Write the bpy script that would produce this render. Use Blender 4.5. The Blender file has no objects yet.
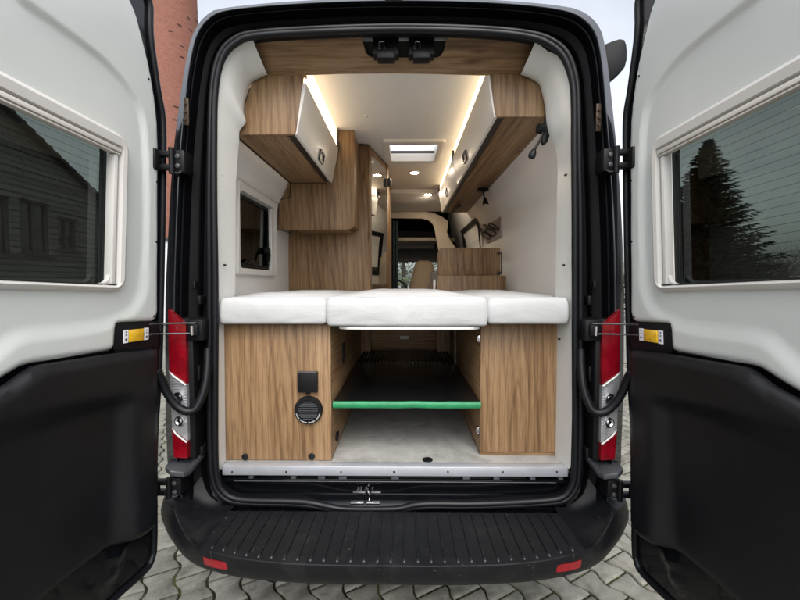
import bpy, bmesh, math, random
from mathutils import Vector, Matrix, noise
from mathutils.geometry import delaunay_2d_cdt

random.seed(7)
R = math.radians
V3 = Vector
scene = bpy.context.scene
col = scene.collection

# ------------------------------------------------------------------ camera
HC = 1.56                      # eye height
F = 380.0                      # focal length in units of an 800 wide frame
cam_d = bpy.data.cameras.new('camera')
cam = bpy.data.objects.new('camera', cam_d)
col.objects.link(cam)
cam_d.sensor_width = 36.0
cam_d.lens = F / 800 * 36
cam_d.clip_start = 0.02
cam_d.clip_end = 800
cam.location = (0, 0, HC)
cam.rotation_euler = (R(90 - 2.71), 0, R(0.603))
scene.camera = cam
CM = cam.rotation_euler.to_matrix()


def ray(px, py):
    return CM @ V3(((px - 400) / F, -(py - 300) / F, -1.0))


def at(px, py, Y):
    """world point on the upright plane y = Y that the photo shows at px, py"""
    d = ray(px, py)
    p = d * (Y / d.y)
    return V3((p.x, p.y, p.z + HC))


def onplane(px, py, P0, N):
    d = ray(px, py)
    o = V3((0, 0, HC))
    return o + d * ((P0 - o).dot(N) / d.dot(N))


def onz(px, py, z):
    d = ray(px, py)
    return V3((0, 0, HC)) + d * ((z - HC) / d.z)


X0 = -0.045                    # centre line of the van

# ------------------------------------------------------------------ materials


class NT:
    def __init__(s, name):
        s.m = bpy.data.materials.new(name)
        s.m.use_nodes = True
        s.t = s.m.node_tree
        s.t.nodes.clear()
        s.out = s.n('ShaderNodeOutputMaterial')

    def n(s, kind, **kw):
        nd = s.t.nodes.new(kind)
        for k, v in kw.items():
            if isinstance(k, str) and hasattr(nd, k):
                setattr(nd, k, v)
        return nd

    def l(s, a, b):
        s.t.links.new(a, b)

    def coords(s, scale=(1, 1, 1), kind='Object', rot=(0, 0, 0)):
        tc = s.n('ShaderNodeTexCoord')
        mp = s.n('ShaderNodeMapping')
        mp.inputs['Scale'].default_value = scale
        mp.inputs['Rotation'].default_value = rot
        s.l(tc.outputs[kind], mp.inputs['Vector'])
        return mp.outputs['Vector']

    def noise(s, vec, scale=5, detail=4, rough=.55, dist=0):
        nz = s.n('ShaderNodeTexNoise')
        nz.inputs['Scale'].default_value = scale
        nz.inputs['Detail'].default_value = detail
        nz.inputs['Roughness'].default_value = rough
        nz.inputs['Distortion'].default_value = dist
        s.l(vec, nz.inputs['Vector'])
        return nz.outputs['Fac']

    def ramp(s, fac, stops):
        r = s.n('ShaderNodeValToRGB')
        el = r.color_ramp.elements
        while len(el) < len(stops):
            el.new(0.5)
        for e, (p, c) in zip(el, stops):
            e.position = p
            e.color = (c[0], c[1], c[2], 1) if len(c) >= 3 else (c[0],) * 3 + (1,)
        s.l(fac, r.inputs['Fac'])
        return r.outputs['Color']

    def math(s, op, a, b=None):
        m = s.n('ShaderNodeMath', operation=op)
        for i, x in enumerate((a, b)):
            if x is None:
                continue
            if isinstance(x, (int, float)):
                m.inputs[i].default_value = x
            else:
                s.l(x, m.inputs[i])
        return m.outputs[0]

    def mix(s, fac, a, b, mode='MIX'):
        m = s.n('ShaderNodeMix', data_type='RGBA', blend_type=mode)
        for sock, x in ((m.inputs[0], fac), (m.inputs[6], a), (m.inputs[7], b)):
            if isinstance(x, (int, float)):
                sock.default_value = x
            elif isinstance(x, (tuple, list)):
                sock.default_value = (x[0], x[1], x[2], 1)
            else:
                s.l(x, sock)
        return m.outputs[2]

    def bump(s, h, strength=.2, dist=.01):
        b = s.n('ShaderNodeBump')
        b.inputs['Strength'].default_value = strength
        b.inputs['Distance'].default_value = dist
        s.l(h, b.inputs['Height'])
        return b.outputs['Normal']

    def bsdf(s, color, rough=.5, metal=0, coat=0, spec=.5, normal=None, emit=None, estr=0, trans=0, sheen=0):
        p = s.n('ShaderNodeBsdfPrincipled')
        def put(nm, x):
            if isinstance(x, (int, float)):
                p.inputs[nm].default_value = x
            elif isinstance(x, (tuple, list)):
                p.inputs[nm].default_value = (x[0], x[1], x[2], 1)
            else:
                s.l(x, p.inputs[nm])
        put('Base Color', color)
        put('Roughness', rough)
        put('Metallic', metal)
        put('Coat Weight', coat)
        p.inputs['Coat Roughness'].default_value = .04
        put('Specular IOR Level', spec)
        put('Transmission Weight', trans)
        put('Sheen Weight', sheen)
        if normal is not None:
            s.l(normal, p.inputs['Normal'])
        if emit is not None:
            put('Emission Color', emit)
            put('Emission Strength', estr)
        s.l(p.outputs[0], s.out.inputs['Surface'])
        return p


def simple(name, c, rough=.5, metal=0, coat=0, spec=.5, var=.12, vscale=6, bs=0, bscale=200, bdist=.002, sheen=0, rv=.22):
    t = NT(name)
    v = t.coords()
    nz = t.noise(v, vscale, 5, .6)
    lo = tuple(x * (1 - var) for x in c)
    hi = tuple(min(1, x * (1 + var)) for x in c)
    cc = t.ramp(nz, [(.3, lo), (.7, hi)])
    rr = t.math('ADD', t.math('MULTIPLY', t.noise(v, vscale * 2.3, 6, .65), rv), max(.02, rough - rv / 2))
    nrm = None
    if bs:
        nrm = t.bump(t.noise(v, bscale, 3, .6), bs, bdist)
    t.bsdf(cc, rr, metal, coat, spec, nrm, sheen=sheen)
    return t.m


def wood(name, axis, tint=1.0):
    t = NT(name)
    def sc(a, b):
        s = [b, b, b]
        s[axis] = a
        return tuple(s)
    big = t.noise(t.coords(sc(.55, 9)), 1.0, 3, .5, .9)
    v2 = t.coords(sc(1.1, 14))
    wv = t.n('ShaderNodeTexWave', wave_type='BANDS', bands_direction='DIAGONAL', wave_profile='SIN')
    wv.inputs['Scale'].default_value = 1.15
    wv.inputs['Distortion'].default_value = 7.5
    wv.inputs['Detail'].default_value = 3.0
    wv.inputs['Detail Scale'].default_value = .9
    wv.inputs['Detail Roughness'].default_value = .6
    t.l(v2, wv.inputs['Vector'])
    fine = t.noise(t.coords(sc(7, 210)), 1.0, 4, .7)
    mid = t.noise(t.coords(sc(2.2, 48)), 1.0, 5, .65, .4)
    f = t.math('ADD', t.math('MULTIPLY', big, .60), t.math('MULTIPLY', wv.outputs['Fac'], .10))
    f = t.math('ADD', f, t.math('MULTIPLY', mid, .36))
    k = tint
    c = t.ramp(f, [(.30, (.080 * k, .043 * k, .020 * k)), (.41, (.158 * k, .091 * k, .043 * k)),
                   (.53, (.245 * k, .150 * k, .076 * k)), (.70, (.312 * k, .204 * k, .111 * k))])
    wv2 = t.n('ShaderNodeTexWave', wave_type='RINGS', rings_direction='SPHERICAL', wave_profile='SAW')
    wv2.inputs['Scale'].default_value = 1.7
    wv2.inputs['Distortion'].default_value = 5.0
    wv2.inputs['Detail'].default_value = 3.0
    wv2.inputs['Detail Scale'].default_value = 1.3
    t.l(t.coords(sc(.55, 6.5)), wv2.inputs['Vector'])
    rg = t.ramp(wv2.outputs['Fac'], [(.0, (.60, .53, .47)), (.16, (1, 1, 1)), (.80, (1.0, .99, .98)), (1, (.78, .72, .68))])
    c = t.mix(.85, c, rg, 'MULTIPLY')
    fd = t.ramp(fine, [(.34, (.55, .48, .42)), (.54, (1, 1, 1))])
    c = t.mix(.85, c, fd, 'MULTIPLY')
    # sparse dark knots
    kv = t.n('ShaderNodeTexVoronoi', feature='F1')
    kv.inputs['Scale'].default_value = 1.0
    t.l(t.coords(sc(2.4, 7.5)), kv.inputs['Vector'])
    kn = t.ramp(kv.outputs['Distance'], [(.02, (.42, .36, .32)), (.13, (1, 1, 1))])
    c = t.mix(.8, c, kn, 'MULTIPLY')
    rr = t.math('ADD', t.math('MULTIPLY', fine, .2), .38)
    t.bsdf(c, rr, spec=.35, normal=t.bump(fine, .12, .001))
    return t.m


M = {}
M['wood_z'] = wood('wood_decor_upright', 2)
M['wood_x'] = wood('wood_decor_across', 0)
M['wood_y'] = wood('wood_decor_lengthways', 1)
M['wood_pale'] = simple('pale_beige_arch', (.40, .335, .26), .5, var=.1, vscale=9)
M['gloss_black'] = simple('gloss_black_paint', (.003, .0034, .0046), .1, coat=.45, spec=.25, vscale=3, bs=.02, bscale=14, bdist=.004)
M['body_paint'] = simple('black_body_paint', (.006, .007, .0095), .16, coat=1, spec=.5, vscale=3, rv=.04)
M['aperture_black'] = simple('black_frame_paint', (.0028, .003, .004), .5, spec=.14, vscale=5)
M['satin_black'] = simple('satin_black_plastic', (.0058, .0061, .0071), .42, spec=.22, vscale=8, bs=.15, bscale=500, bdist=.0006)
M['bumper'] = simple('grained_bumper_plastic', (.0095, .0102, .012), .44, spec=.36, var=.3, vscale=9, bs=.25, bscale=420, bdist=.0008)


def bumper_mat():
    t = NT('grained_bumper_plastic')
    v = t.coords()
    fine = t.noise(v, 420, 3, .6)
    dust = t.ramp(t.noise(v, 7, 8, .75, 1.5), [(.50, (.0058, .0063, .0078)), (.66, (.0125, .013, .014))])
    scr = t.ramp(t.noise(t.coords((30, 4, 30)), 3.2, 3, .6, .6), [(.69, (0, 0, 0)), (.73, (1, 1, 1))])
    spk = t.ramp(t.noise(v, 55, 2, .5), [(.70, (0, 0, 0)), (.74, (1, 1, 1))])
    c = t.mix(t.math('MULTIPLY', scr, .16), dust, (.14, .14, .14))
    c = t.mix(t.math('MULTIPLY', spk, .30), c, (.11, .105, .095))
    rr = t.math('ADD', t.math('MULTIPLY', t.noise(v, 18, 6, .7), .25), .36)
    t.bsdf(c, rr, spec=.22, normal=t.bump(fine, .3, .0008))
    return t.m


M['bumper'] = bumper_mat()
M['trim_black'] = simple('grained_door_trim', (.0058, .0063, .0077), .44, spec=.34, var=.25, vscale=5, bs=.7, bscale=420, bdist=.0008)
M['rubber'] = simple('seal_rubber', (.0055, .006, .0078), .40, spec=.26, vscale=10)
M['door_white'] = simple('white_door_panel', (.585, .61, .59), .30, rv=0, var=.02, vscale=3, coat=.25)
M['liner_white'] = simple('white_pillar_liner', (.62, .625, .60), .32, rv=0, var=.02, vscale=4, coat=.15)
M['wall_white'] = simple('white_wall_panel', (.72, .715, .695), .16, rv=0, var=.025, vscale=2.5, spec=.5)
M['ceiling'] = simple('ceiling_felt', (.70, .69, .67), .55, var=.03, vscale=3, bs=.05, bscale=300, bdist=.001)
M['frame_white'] = simple('white_window_frame', (.60, .585, .56), .28, rv=0, var=.02)
M['cab_door'] = simple('white_cupboard_door', (.66, .63, .585), .35, rv=0, var=.02)
M['alu'] = simple('brushed_aluminium', (.44, .46, .50), .34, metal=.45, var=.06, vscale=14, bs=.1, bscale=120, bdist=.0006)
M['steel'] = simple('bright_steel', (.72, .73, .76), .2, metal=1, var=.05)
M['bronze'] = simple('bronze_glint', (.045, .028, .017), .5, metal=.5, var=.25, vscale=40)  # colour of the glints in the door gutter
M['dark_void'] = simple('dark_lining', (.01, .01, .011), .7)
M['black_mat'] = simple('ribbed_black_mat', (.0045, .0045, .005), .24, spec=.4, var=.05, vscale=3, rv=.04, bs=.08, bscale=160, bdist=.0006)
M['rack_grey'] = simple('grey_beige_board', (.30, .275, .245), .35, metal=.3)
M['edge_black'] = simple('black_edge_profile', (.012, .010, .010), .4)
M['green'] = simple('green_edge_tape', (.014, .19, .072), .5, var=.2, vscale=14)
M['green_dark'] = simple('curtain_petrol', (.012, .028, .033), .8, var=.2, vscale=9)
M['seat'] = simple('beige_seat_cover', (.46, .36, .25), .7, var=.1, vscale=14, bs=.2, bscale=300)
M['grey_felt'] = simple('grey_headliner', (.30, .30, .295), .8)
M['dash'] = simple('dark_dashboard', (.035, .035, .038), .6)
M['yellow'] = simple('yellow_reflector', (.75, .44, .02), .2, coat=.8, var=.18, vscale=60, bs=.3, bscale=260, bdist=.001)
M['sticker'] = simple('white_sticker', (.78, .78, .80), .45, var=.03)
M['ink'] = simple('sticker_print', (.05, .05, .10), .6)
M['ink_grey'] = simple('grey_print', (.35, .35, .35), .6)
M['ink_red'] = simple('red_glow_print', (.12, .02, .03), .5)
M['red_lens'] = simple('red_lens', (.42, .008, .014), .16, coat=1, var=.25, vscale=18, bs=.25, bscale=90, bdist=.003)
M['red_refl'] = simple('red_reflector', (.22, .004, .010), .3, coat=.3, var=.25, vscale=60, bs=.3, bscale=220, bdist=.002)
def lens_mat(name, c, metal, ws, amp):
    t = NT(name)
    v = t.coords()
    w = t.n('ShaderNodeTexWave', wave_type='BANDS', bands_direction='Z')
    w.inputs['Scale'].default_value = ws
    w.inputs['Distortion'].default_value = .6
    t.l(v, w.inputs['Vector'])
    vo = t.n('ShaderNodeTexVoronoi', feature='F1', distance='CHEBYCHEV')
    vo.inputs['Scale'].default_value = 26
    t.l(t.coords((1, .2, 1)), vo.inputs['Vector'])
    cel = t.ramp(vo.outputs['Color'], [(.2, tuple(x * .8 for x in c)), (.8, tuple(min(1, x * 1.15) for x in c))])
    t.bsdf(cel, .12, metal, 1, .5, t.bump(w.outputs['Fac'], amp, .004))
    return t.m


M['clear_lens'] = simple('clear_lens', (.55, .56, .57), .12, metal=.35, coat=1, var=.35, vscale=22, bs=.5, bscale=60, bdist=.005)
M['red_lens'] = lens_mat('red_lens', (.19, .003, .009), 0, 60, .12)
M['clear_lens'] = lens_mat('clear_lens', (.50, .51, .53), .5, 48, .5)
M['awning'] = simple('anthracite_awning', (.006, .0065, .008), .6, spec=.18, var=.1)
M['shelf_grey'] = simple('grey_plastic_ledge', (.045, .047, .053), .38, var=.1, bs=.15, bscale=400, bdist=.0006)


def mirror_mat():
    t = NT('mirror_glass')
    t.bsdf((.75, .77, .76), .015, metal=1)
    return t.m


M['mirror'] = mirror_mat()


def glow(name, c, s):
    t = NT(name)
    e = t.n('ShaderNodeEmission')
    e.inputs['Color'].default_value = (*c, 1)
    e.inputs['Strength'].default_value = s
    t.l(e.outputs[0], t.out.inputs['Surface'])
    return t.m


M['strip'] = glow('warm_cove_glow', (1, .74, .45), 1.35)  # glow of the lit cove fascia, not a lamp of its own
M['spot'] = glow('warm_spot_lamp', (1, .84, .64), 150)
M['roof_lens'] = None


def roof_lens():
    t = NT('frosted_roof_light')
    a = t.n('ShaderNodeBsdfTranslucent')
    a.inputs['Color'].default_value = (.92, .93, .95, 1)
    b = t.n('ShaderNodeBsdfTransparent')
    m = t.n('ShaderNodeMixShader')
    m.inputs[0].default_value = .55
    t.l(a.outputs[0], m.inputs[1])
    t.l(b.outputs[0], m.inputs[2])
    t.l(m.outputs[0], t.out.inputs['Surface'])
    return t.m


M['roof_lens'] = roof_lens()


def tinted(name, c, wires=0, refl=1.45):
    t = NT(name)
    cc = c
    tr = t.n('ShaderNodeBsdfTransparent')
    if wires:
        tc = t.n('ShaderNodeTexCoord')
        sx = t.n('ShaderNodeSeparateXYZ')
        t.l(tc.outputs['UV'], sx.inputs[0])
        fr = t.math('FRACT', t.math('MULTIPLY', sx.outputs['Y'], wires))
        ln = t.math('GREATER_THAN', fr, .93)
        cc = t.mix(ln, c, tuple(x * .45 for x in c))
        t.l(cc, tr.inputs['Color'])
    else:
        tr.inputs['Color'].default_value = (*c, 1)
    gl = t.n('ShaderNodeBsdfGlossy')
    gl.inputs['Roughness'].default_value = .015
    gl.inputs['Color'].default_value = (.9, .95, .93, 1)
    fz = t.n('ShaderNodeFresnel')
    ge = t.n('ShaderNodeNewGeometry')
    t.l(t.math('ADD', t.math('MULTIPLY', ge.outputs['Backfacing'], 1 / refl - refl), refl), fz.inputs['IOR'])
    m = t.n('ShaderNodeMixShader')
    t.l(fz.outputs[0], m.inputs[0])
    t.l(tr.outputs[0], m.inputs[1])
    t.l(gl.outputs[0], m.inputs[2])
    t.l(m.outputs[0], t.out.inputs['Surface'])
    return t.m


M['door_glass'] = tinted('tinted_rear_glass', (.122, .143, .126), wires=19)
M['side_glass'] = tinted('tinted_side_glass', (.05, .055, .055), refl=1.5)
M['screen_glass'] = tinted('windscreen_glass', (.78, .84, .82))


def fabric():
    t = NT('white_mattress_fabric')
    v = t.coords()
    cr = t.noise(t.coords((5, 5, 8)), 1.3, 4, .55, .8)
    fn = t.noise(v, 650, 2, .5)
    h = t.math('ADD', t.math('MULTIPLY', cr, 1.0), t.math('MULTIPLY', fn, .06))
    c = t.ramp(t.noise(v, 5, 4), [(.3, (.415, .42, .425)), (.7, (.46, .465, .47))])
    t.bsdf(c, .85, spec=.2, normal=t.bump(h, .38, .014), sheen=.2)
    return t.m


M['fabric'] = fabric()


def vinyl():
    t = NT('grey_marbled_floor')
    v = t.coords()
    a = t.noise(v, 7, 8, .7, 1.2)
    b = t.noise(v, 60, 4, .6)
    c = t.ramp(t.math('ADD', t.math('MULTIPLY', a, .8), t.math('MULTIPLY', b, .2)),
               [(.36, (.23, .228, .21)), (.5, (.31, .304, .287)), (.64, (.37, .364, .345))])
    t.bsdf(c, .42, spec=.4)
    return t.m


M['vinyl'] = vinyl()


def paver():
    t = NT('concrete_paver')
    g = t.n('ShaderNodeNewGeometry')
    v = t.coords()
    a = t.noise(v, 9, 7, .7, .5)
    b = t.noise(v, 90, 5, .7)
    base = t.ramp(a, [(.32, (.125, .122, .106)), (.5, (.195, .192, .170)), (.7, (.255, .252, .226))])
    isl = t.ramp(g.outputs['Random Per Island'], [(0, (.80, .80, .78)), (1, (1.08, 1.07, 1.04))])
    c = t.mix(1, base, isl, 'MULTIPLY')
    sp = t.ramp(b, [(.30, (.55, .53, .46)), (.45, (1, 1, 1))])
    c = t.mix(.7, c, sp, 'MULTIPLY')
    st = t.ramp(t.noise(v, 2.6, 5, .6, 1), [(.50, (1, 1, 1)), (.72, (.62, .62, .54))])
    c = t.mix(.6, c, st, 'MULTIPLY')
    t.bsdf(c, .85, spec=.25, normal=t.bump(b, .5, .004))
    return t.m


M['paver'] = paver()


def moss():
    t = NT('mossy_joint_soil')
    v = t.coords()
    c = t.ramp(t.noise(v, 5, 6, .7), [(.36, (.016, .014, .010)), (.50, (.036, .033, .018)), (.57, (.065, .07, .026)), (.70, (.105, .115, .042))])
    t.bsdf(c, .95, spec=.1, normal=t.bump(t.noise(v, 160, 4, .7), .8, .01))
    return t.m


M['moss'] = moss()
M['far_ground'] = simple('far_paved_ground', (.16, .157, .14), .9, var=.25, vscale=.8, bs=.3, bscale=40, bdist=.01)


def bricks(name, c1, c2, mortar, sx, sy, uvk='UV', msize=.02):
    t = NT(name)
    tc = t.n('ShaderNodeTexCoord')
    br = t.n('ShaderNodeTexBrick')
    br.inputs['Color1'].default_value = (*c1, 1)
    br.inputs['Color2'].default_value = (*c2, 1)
    br.inputs['Mortar'].default_value = (*mortar, 1)
    br.inputs['Scale'].default_value = 1
    br.inputs['Mortar Size'].default_value = msize
    br.inputs['Brick Width'].default_value = sx
    br.inputs['Row Height'].default_value = sy
    br.inputs['Bias'].default_value = 0
    t.l(tc.outputs[uvk], br.inputs['Vector'])
    v = t.coords()
    nz = t.ramp(t.noise(v, 14, 6, .7), [(.3, (.72, .70, .70)), (.6, (1.05, 1.05, 1.05))])
    c = t.mix(.8, br.outputs['Color'], nz, 'MULTIPLY')
    pits = t.ramp(t.noise(t.coords((1.5, 1.5, 9)), 3.0, 5, .75, .4), [(.60, (1, 1, 1)), (.68, (.30, .24, .24))])
    c = t.mix(.8, c, pits, 'MULTIPLY')
    t.bsdf(c, .9, spec=.2, normal=t.bump(br.outputs['Fac'], -.5, .01))
    return t.m


M['chimney_brick'] = bricks('salmon_brick', (.215, .085, .060), (.27, .112, .080), (.21, .105, .078), .24, .085, msize=.02)
M['dark_brick'] = bricks('weathered_clinker', (.13, .13, .12), (.17, .17, .155), (.055, .055, .052), 3.0, .14, msize=.016)
M['burnt_brick'] = simple('burnt_brick', (.10, .042, .032), .9, var=.4, vscale=9)
M['render_white'] = simple('white_render', (.66, .68, .70), .8, var=.06, vscale=2)
M['roof_tile'] = simple('dark_roof_tiles', (.05, .045, .045), .8, var=.3, vscale=6)
M['win_dark'] = simple('dark_window_glass', (.012, .013, .014), .1, coat=.5)
M['bark'] = simple('dark_bark', (.030, .025, .020), .9, var=.3, vscale=10)


def leaf(name, a, b):
    t = NT(name)
    g = t.n('ShaderNodeNewGeometry')
    c = t.ramp(g.outputs['Random Per Island'], [(0, a), (1, b)])
    t.bsdf(c, .7, spec=.25)
    return t.m


M['needle'] = leaf('spruce_needles', (.006, .010, .007), (.016, .024, .015))
M['leaf'] = leaf('pale_green_leaves', (.045, .065, .035), (.12, .14, .08))

# ------------------------------------------------------------------ mesh helpers
WL = {}                         # world origin of every object


def finish(bm, sharp=38):
    bmesh.ops.recalc_face_normals(bm, faces=bm.faces)
    for f in bm.faces:
        f.smooth = True
    for e in bm.edges:
        if len(e.link_faces) == 2:
            if e.calc_face_angle(0) > R(sharp):
                e.smooth = False


def obj(name, bm, mat, parent=None, origin=None, sharp=38, fin=True):
    if fin:
        finish(bm, sharp)
    o0 = WL[parent.name] if parent else V3(origin if origin is not None else (0, 0, 0))
    for v in bm.verts:
        v.co -= o0
    me = bpy.data.meshes.new(name)
    bm.to_mesh(me)
    bm.free()
    me.materials.append(M[mat] if isinstance(mat, str) else mat)
    o = bpy.data.objects.new(name, me)
    col.objects.link(o)
    if parent:
        o.parent = parent
    else:
        o.location = o0
    WL[o.name] = o0.copy()
    return o


def thing(name, label, cat, loc=(0, 0, 0), group=None):
    o = bpy.data.objects.new(name, None)
    o.empty_display_size = .1
    col.objects.link(o)
    o.location = loc
    WL[o.name] = V3(loc)
    return tag(o, label, cat, group)


def tag(o, label, cat, group=None, kind=None):
    o['label'] = label
    o['category'] = cat
    if group:
        o['group'] = group
    if kind:
        o['kind'] = kind
    return o


def NB():
    return bmesh.new()


def merge(bm, b2):
    me = bpy.data.meshes.new('tmp')
    b2.to_mesh(me)
    b2.free()
    bm.from_mesh(me)
    bpy.data.meshes.remove(me)


def hexa(bm, p, bev=0, seg=2):
    """8 points: bottom 4 (ccw) then top 4"""
    b = bmesh.new()
    v = [b.verts.new(x) for x in p]
    for f in ((0, 3, 2, 1), (4, 5, 6, 7), (0, 1, 5, 4), (1, 2, 6, 5), (2, 3, 7, 6), (3, 0, 4, 7)):
        b.faces.new([v[i] for i in f])
    if bev:
        bmesh.ops.bevel(b, geom=b.edges[:], offset=bev, segments=seg, profile=.5, affect='EDGES')
    merge(bm, b)


def box(bm, x, y, z, bev=0, seg=2):
    hexa(bm, [(x[0], y[0], z[0]), (x[1], y[0], z[0]), (x[1], y[1], z[0]), (x[0], y[1], z[0]),
              (x[0], y[0], z[1]), (x[1], y[0], z[1]), (x[1], y[1], z[1]), (x[0], y[1], z[1])], bev, seg)


def fbox(bm, O, A, B, C, a, b, c, bev=0, seg=2):
    """box in a frame: origin O, axes A B C, ranges a b c"""
    p = []
    for k in (0, 1):
        for i, j in ((0, 0), (1, 0), (1, 1), (0, 1)):
            p.append(O + A * a[i] + B * b[j] + C * c[k])
    hexa(bm, p, bev, seg)


def prism(bm, pts, ext, bev=0, seg=2):
    b = bmesh.new()
    ext = V3(ext)
    lo = [b.verts.new(V3(p)) for p in pts]
    hi = [b.verts.new(V3(p) + ext) for p in pts]
    b.faces.new(lo)
    b.faces.new(list(reversed(hi)))
    n = len(pts)
    for i in range(n):
        b.faces.new((lo[i], hi[i], hi[(i + 1) % n], lo[(i + 1) % n]))
    if bev:
        bmesh.ops.recalc_face_normals(b, faces=b.faces)
        bmesh.ops.bevel(b, geom=[e for e in b.edges if e.calc_face_angle(0) > R(25)], offset=bev, segments=seg, profile=.5, affect='EDGES')
    merge(bm, b)


def loft(bm, rings, closed=True, caps=False):
    vs = [[bm.verts.new(p) for p in r] for r in rings]
    n = len(rings[0])
    for a, b in zip(vs, vs[1:]):
        for i in range(n if closed else n - 1):
            j = (i + 1) % n
            try:
                bm.faces.new((a[i], a[j], b[j], b[i]))
            except ValueError:
                pass
    if caps:
        bm.faces.new(vs[0])
        bm.faces.new(list(reversed(vs[-1])))
    return vs


def tube(bm, pts, r, seg=8, closed=False, caps=True):
    pts = [V3(p) for p in pts]
    n = len(pts)
    rr = r if isinstance(r, (list, tuple)) else [r] * n
    rings = []
    up = None
    for i, p in enumerate(pts):
        if closed:
            d = pts[(i + 1) % n] - pts[i - 1]
        else:
            d = pts[min(i + 1, n - 1)] - pts[max(i - 1, 0)]
        d.normalize()
        if up is None:
            up = d.orthogonal().normalized()
        up = (up - d * up.dot(d))
        up = up.normalized() if up.length > 1e-6 else d.orthogonal().normalized()
        s = d.cross(up)
        rings.append([p + (up * math.cos(a) + s * math.sin(a)) * rr[i] for a in [2 * math.pi * k / seg for k in range(seg)]])
    if closed:
        # settle the twist by picking the best offset
        a0 = rings[0]
        best = min(range(seg), key=lambda k: (rings[-1][k] - a0[0]).length)
        last = a0[-best:] + a0[:-best] if best else a0
        rings.append(list(last))
        loft(bm, rings, True, False)
        bmesh.ops.remove_doubles(bm, verts=bm.verts, dist=1e-6)
    else:
        loft(bm, rings, True, caps)


def cyl(bm, p0, p1, r0, r1=None, seg=16):
    tube(bm, [p0, p1], [r0, r0 if r1 is None else r1], seg)


def lathe(bm, O, axis, prof, seg=24):
    """prof: list of (radius, height along axis)"""
    axis = V3(axis).normalized()
    u = axis.orthogonal().normalized()
    w = axis.cross(u)
    rings = [[O + axis * h + (u * math.cos(2 * math.pi * k / seg) + w * math.sin(2 * math.pi * k / seg)) * max(r, 1e-4) for k in range(seg)] for r, h in prof]
    loft(bm, rings, True, True)


def catmull(pts, n, closed=False):
    pts = [V3(p) if len(p) == 3 else V3((p[0], p[1], 0)) for p in pts]
    out = []
    m = len(pts)
    for i in range(m if closed else m - 1):
        if closed:
            a, b, c, d = pts[i - 1], pts[i], pts[(i + 1) % m], pts[(i + 2) % m]
        else:
            a, b, c, d = pts[max(i - 1, 0)], pts[i], pts[i + 1], pts[min(i + 2, m - 1)]
        for k in range(n):
            t = k / n
            out.append(.5 * ((2 * b) + (c - a) * t + (2 * a - 5 * b + 4 * c - d) * t * t + (3 * b - a - 3 * c + d) * t ** 3))
    if not closed:
        out.append(pts[-1].copy())
    return out


def resample(pts, n):
    """n points evenly along an open polyline"""
    L = [0]
    for a, b in zip(pts, pts[1:]):
        L.append(L[-1] + (V3(b) - V3(a)).length)
    out = []
    j = 0
    for k in range(n):
        s = L[-1] * k / (n - 1)
        while j < len(L) - 2 and L[j + 1] < s:
            j += 1
        d = L[j + 1] - L[j]
        t = 0 if d < 1e-9 else (s - L[j]) / d
        out.append(V3(pts[j]).lerp(V3(pts[j + 1]), t))
    return out


def inside(p, poly):
    x, y = p
    r = False
    n = len(poly)
    for i in range(n):
        x1, y1 = poly[i][0], poly[i][1]
        x2, y2 = poly[(i + 1) % n][0], poly[(i + 1) % n][1]
        if (y1 > y) != (y2 > y) and x < (x2 - x1) * (y - y1) / (y2 - y1) + x1:
            r = not r
    return r


def sdist(p, poly):
    """distance to a closed polygon, positive inside"""
    best = 1e9
    x, y = p
    n = len(poly)
    for i in range(n):
        ax, ay = poly[i][0], poly[i][1]
        bx, by = poly[(i + 1) % n][0], poly[(i + 1) % n][1]
        dx, dy = bx - ax, by - ay
        L = dx * dx + dy * dy
        t = 0 if L < 1e-12 else max(0, min(1, ((x - ax) * dx + (y - ay) * dy) / L))
        d = math.hypot(x - ax - dx * t, y - ay - dy * t)
        best = min(best, d)
    return best if inside(p, poly) else -best


def sstep(x):
    x = max(0, min(1, x))
    return x * x * (3 - 2 * x)


def panel(bm, outline, holes, step, hf, mp, skirt=None, uvlay=False):
    """triangulated sheet inside a 2D outline with height hf(u,v); mp(u,v,h) gives 3D; skirt = rim depth"""
    pts = [V3((p[0], p[1])) for p in outline]
    edges = [(i, (i + 1) % len(pts)) for i in range(len(pts))]
    loops = [list(range(len(pts)))]
    for h in holes:
        b = len(pts)
        pts += [V3((p[0], p[1])) for p in h]
        edges += [(b + i, b + (i + 1) % len(h)) for i in range(len(h))]
        loops.append(list(range(b, b + len(h))))
    us = [p.x for p in pts]
    vs = [p.y for p in pts]
    u = min(us)
    while u < max(us):
        v = min(vs) + (step * .5 if int(u / step) % 2 else 0)
        while v < max(vs):
            d = sdist((u, v), outline)
            if d > step * .45 and all(sdist((u, v), h) < -step * .45 for h in holes):
                pts.append(V3((u, v)))
            v += step
        u += step
    r = delaunay_2d_cdt([p.to_2d() if len(p) == 3 else p for p in pts], edges, [], 1, 1e-6)
    vv = [bm.verts.new(mp(p.x, p.y, hf(p.x, p.y))) for p in r[0]]
    for f in r[2]:
        c = sum((r[0][i] for i in f), V3((0, 0))) / len(f)
        if any(inside((c.x, c.y), h) for h in holes) or not inside((c.x, c.y), outline):
            continue
        try:
            bm.faces.new([vv[i] for i in f])
        except ValueError:
            pass
    bm.edges.ensure_lookup_table()
    if skirt:
        be = [e for e in bm.edges if len(e.link_faces) == 1]
        g = bmesh.ops.extrude_edge_only(bm, edges=be)
        nv = [x for x in g['geom'] if isinstance(x, bmesh.types.BMVert)]
        off = mp(0, 0, -skirt) - mp(0, 0, 0)
        for x in nv:
            x.co += off
    loose = [v for v in bm.verts if not v.link_faces]
    bmesh.ops.delete(bm, geom=loose, context='VERTS')


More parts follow.
